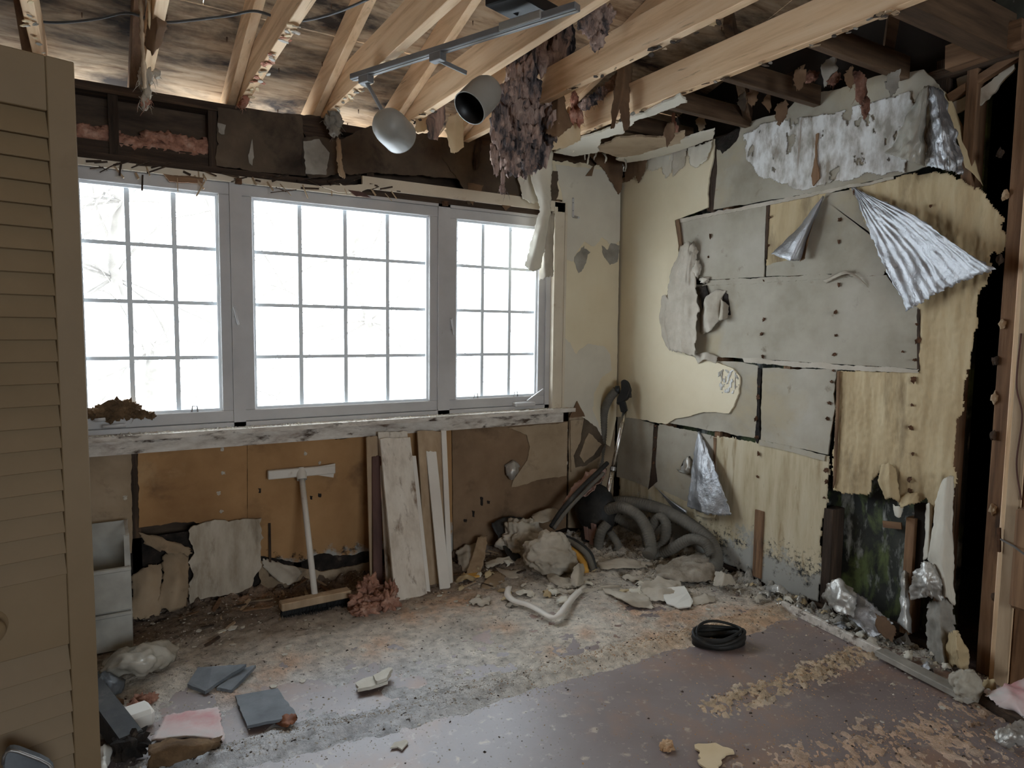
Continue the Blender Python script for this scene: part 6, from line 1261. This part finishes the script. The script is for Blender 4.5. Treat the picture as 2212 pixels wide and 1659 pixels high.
for i in range(40):
    k = i % 5; x = -2.75 + 2.2 * shr.random(); y = -.05 - .45 * shr.random() ** 1.6
    o = cp[k] if i < 5 else cp[k].copy()
    if i >= 5: COL.objects.link(o)
    s_ = shr.uniform(.35, .9); o.location = (x, y, hat(x, y) + .002); o.scale = (s_, s_, s_); o.rotation_euler = (shr.uniform(-.15, .15), shr.uniform(-.15, .15), shr.uniform(0, 6.28))
    w_ = ('short black rotten', 'pale tan', 'brown', 'long black rotten', 'long dull grey brown')[k]
    pl = 'between the drawer tower and the broom' if x < -2.1 else 'around the leaning boards' if x < -1.4 else 'beside the paper sacks'
    tag(o, w_ + ' wood chip in the litter ' + pl, 'wood chip', w_ + ' wood chips ' + pl)
# rot and flakes on the sill
rs = random.Random(9); vv = []; ff = []
for i in range(1500):
    x, y = rs.uniform(-3.0, -.42), -.072 + .085 * rs.random() ** 1.3
    s = .002 + .010 * rs.random() ** 3; a = rs.uniform(0, 6.28); b = len(vv); ca, sa = math.cos(a) * s, math.sin(a) * s; z = .845
    vv += [(x + ca, y + sa, z), (x - sa * .7, y + ca * .7, z + rs.random() * .3 * s), (x - ca, y - sa, z), (x + sa * .7, y - ca * .7, z), (x, y, z + s * rs.uniform(.3, .8))]
    ff += [(b, b + 1, b + 4), (b + 1, b + 2, b + 4), (b + 2, b + 3, b + 4), (b + 3, b, b + 4)]
o = new_obj('sill_crumbs', vv, ff, M['flake'], None, False, (0, 0, 0)); tag(o, 'pale crumbs and paint flakes littering the window sill', 'crumbs', None, 'stuff')
mb = MB()
for a, b, c in ((225, 890, .04), (250, 885, .05), (275, 885, .045), (205, 893, .03), (300, 893, .03), (325, 897, .02), (240, 900, .03)):
    blob(mb, PY(a, b, -.0), (c, .02, c * .8), .7, 3.5, 3, a)
fibres(mb, [PY(a, b, -.0) for a, b in ((230, 885), (260, 875), (290, 888))], 60, .05, 4)
tag(mb.build('old_nest', M['bark'], None), 'ragged brown clump of nesting litter on the window sill', 'nest')
for i, (a, b) in enumerate((((205, 908), (228, 906)), ((222, 922), (272, 919)))):
    tag(MB().tube([PY(*a[:2], -.04), PY(*b[:2], -.045)], .008, 10).build('white_tube', M['vinyl'], None, True), ('short' if i == 0 else 'longer') + ' white plastic tube lying by the nest on the sill', 'tube')
# =================================================================== bare trees outside
def tree(label, base, h, seed, n, spread, tw=None):
    r = random.Random(seed); t = thing('bare_tree', label, 'tree', base)
    base = Vector(base); tr_ = [base + Vector((r.uniform(-.1, .1) * k, r.uniform(-.1, .1) * k, h * k / 6)) for k in range(7)]
    MB().tube(crom(tr_, 20), [.10 * (1 - i / 24) for i in range(20)], 8).build('trunk', M['twig'], t, True)
    mb = MB()
    for i in range(n):
        p = tr_[r.randint(2, 6)].copy(); d = Vector((r.uniform(-1, 1), r.uniform(-.5, .5), r.uniform(-.5, .6))).normalized(); L = r.uniform(.6, 1) * spread
        pts = [p]
        for k in range(6):
            d = (d + Vector((r.uniform(-.35, .35), r.uniform(-.3, .3), r.uniform(-.45, .25)))).normalized(); pts.append(pts[-1] + d * L / 6)
            if k > 1 and r.random() < .8:
                q = pts[-1]; e = (d + Vector((r.uniform(-1, 1), r.uniform(-.5, .5), r.uniform(-1, .6)))).normalized()
                mb.tube(crom([q, q + e * L * .2 + Vector((0, 0, -.04)), q + e * L * .42 + Vector((0, 0, -.18))], 6), [.008, .007, .006, .005, .004, .003], 4, False)
        mb.tube(crom(pts, 14), [.020 * (1 - k / 18) for k in range(14)], 5, False)
    o = mb.build('branches', M['twig'], t); o['kind'] = 'stuff'
tree('bare tree with dense drooping twigs outside the casement by the door', (-2.45, 6.0, -.7), 5.2, 3, 46, 2.6)
tree('bare tree with long thin boughs outside the wide window', (.9, 7.5, -.7), 6.4, 5, 30, 4.5)
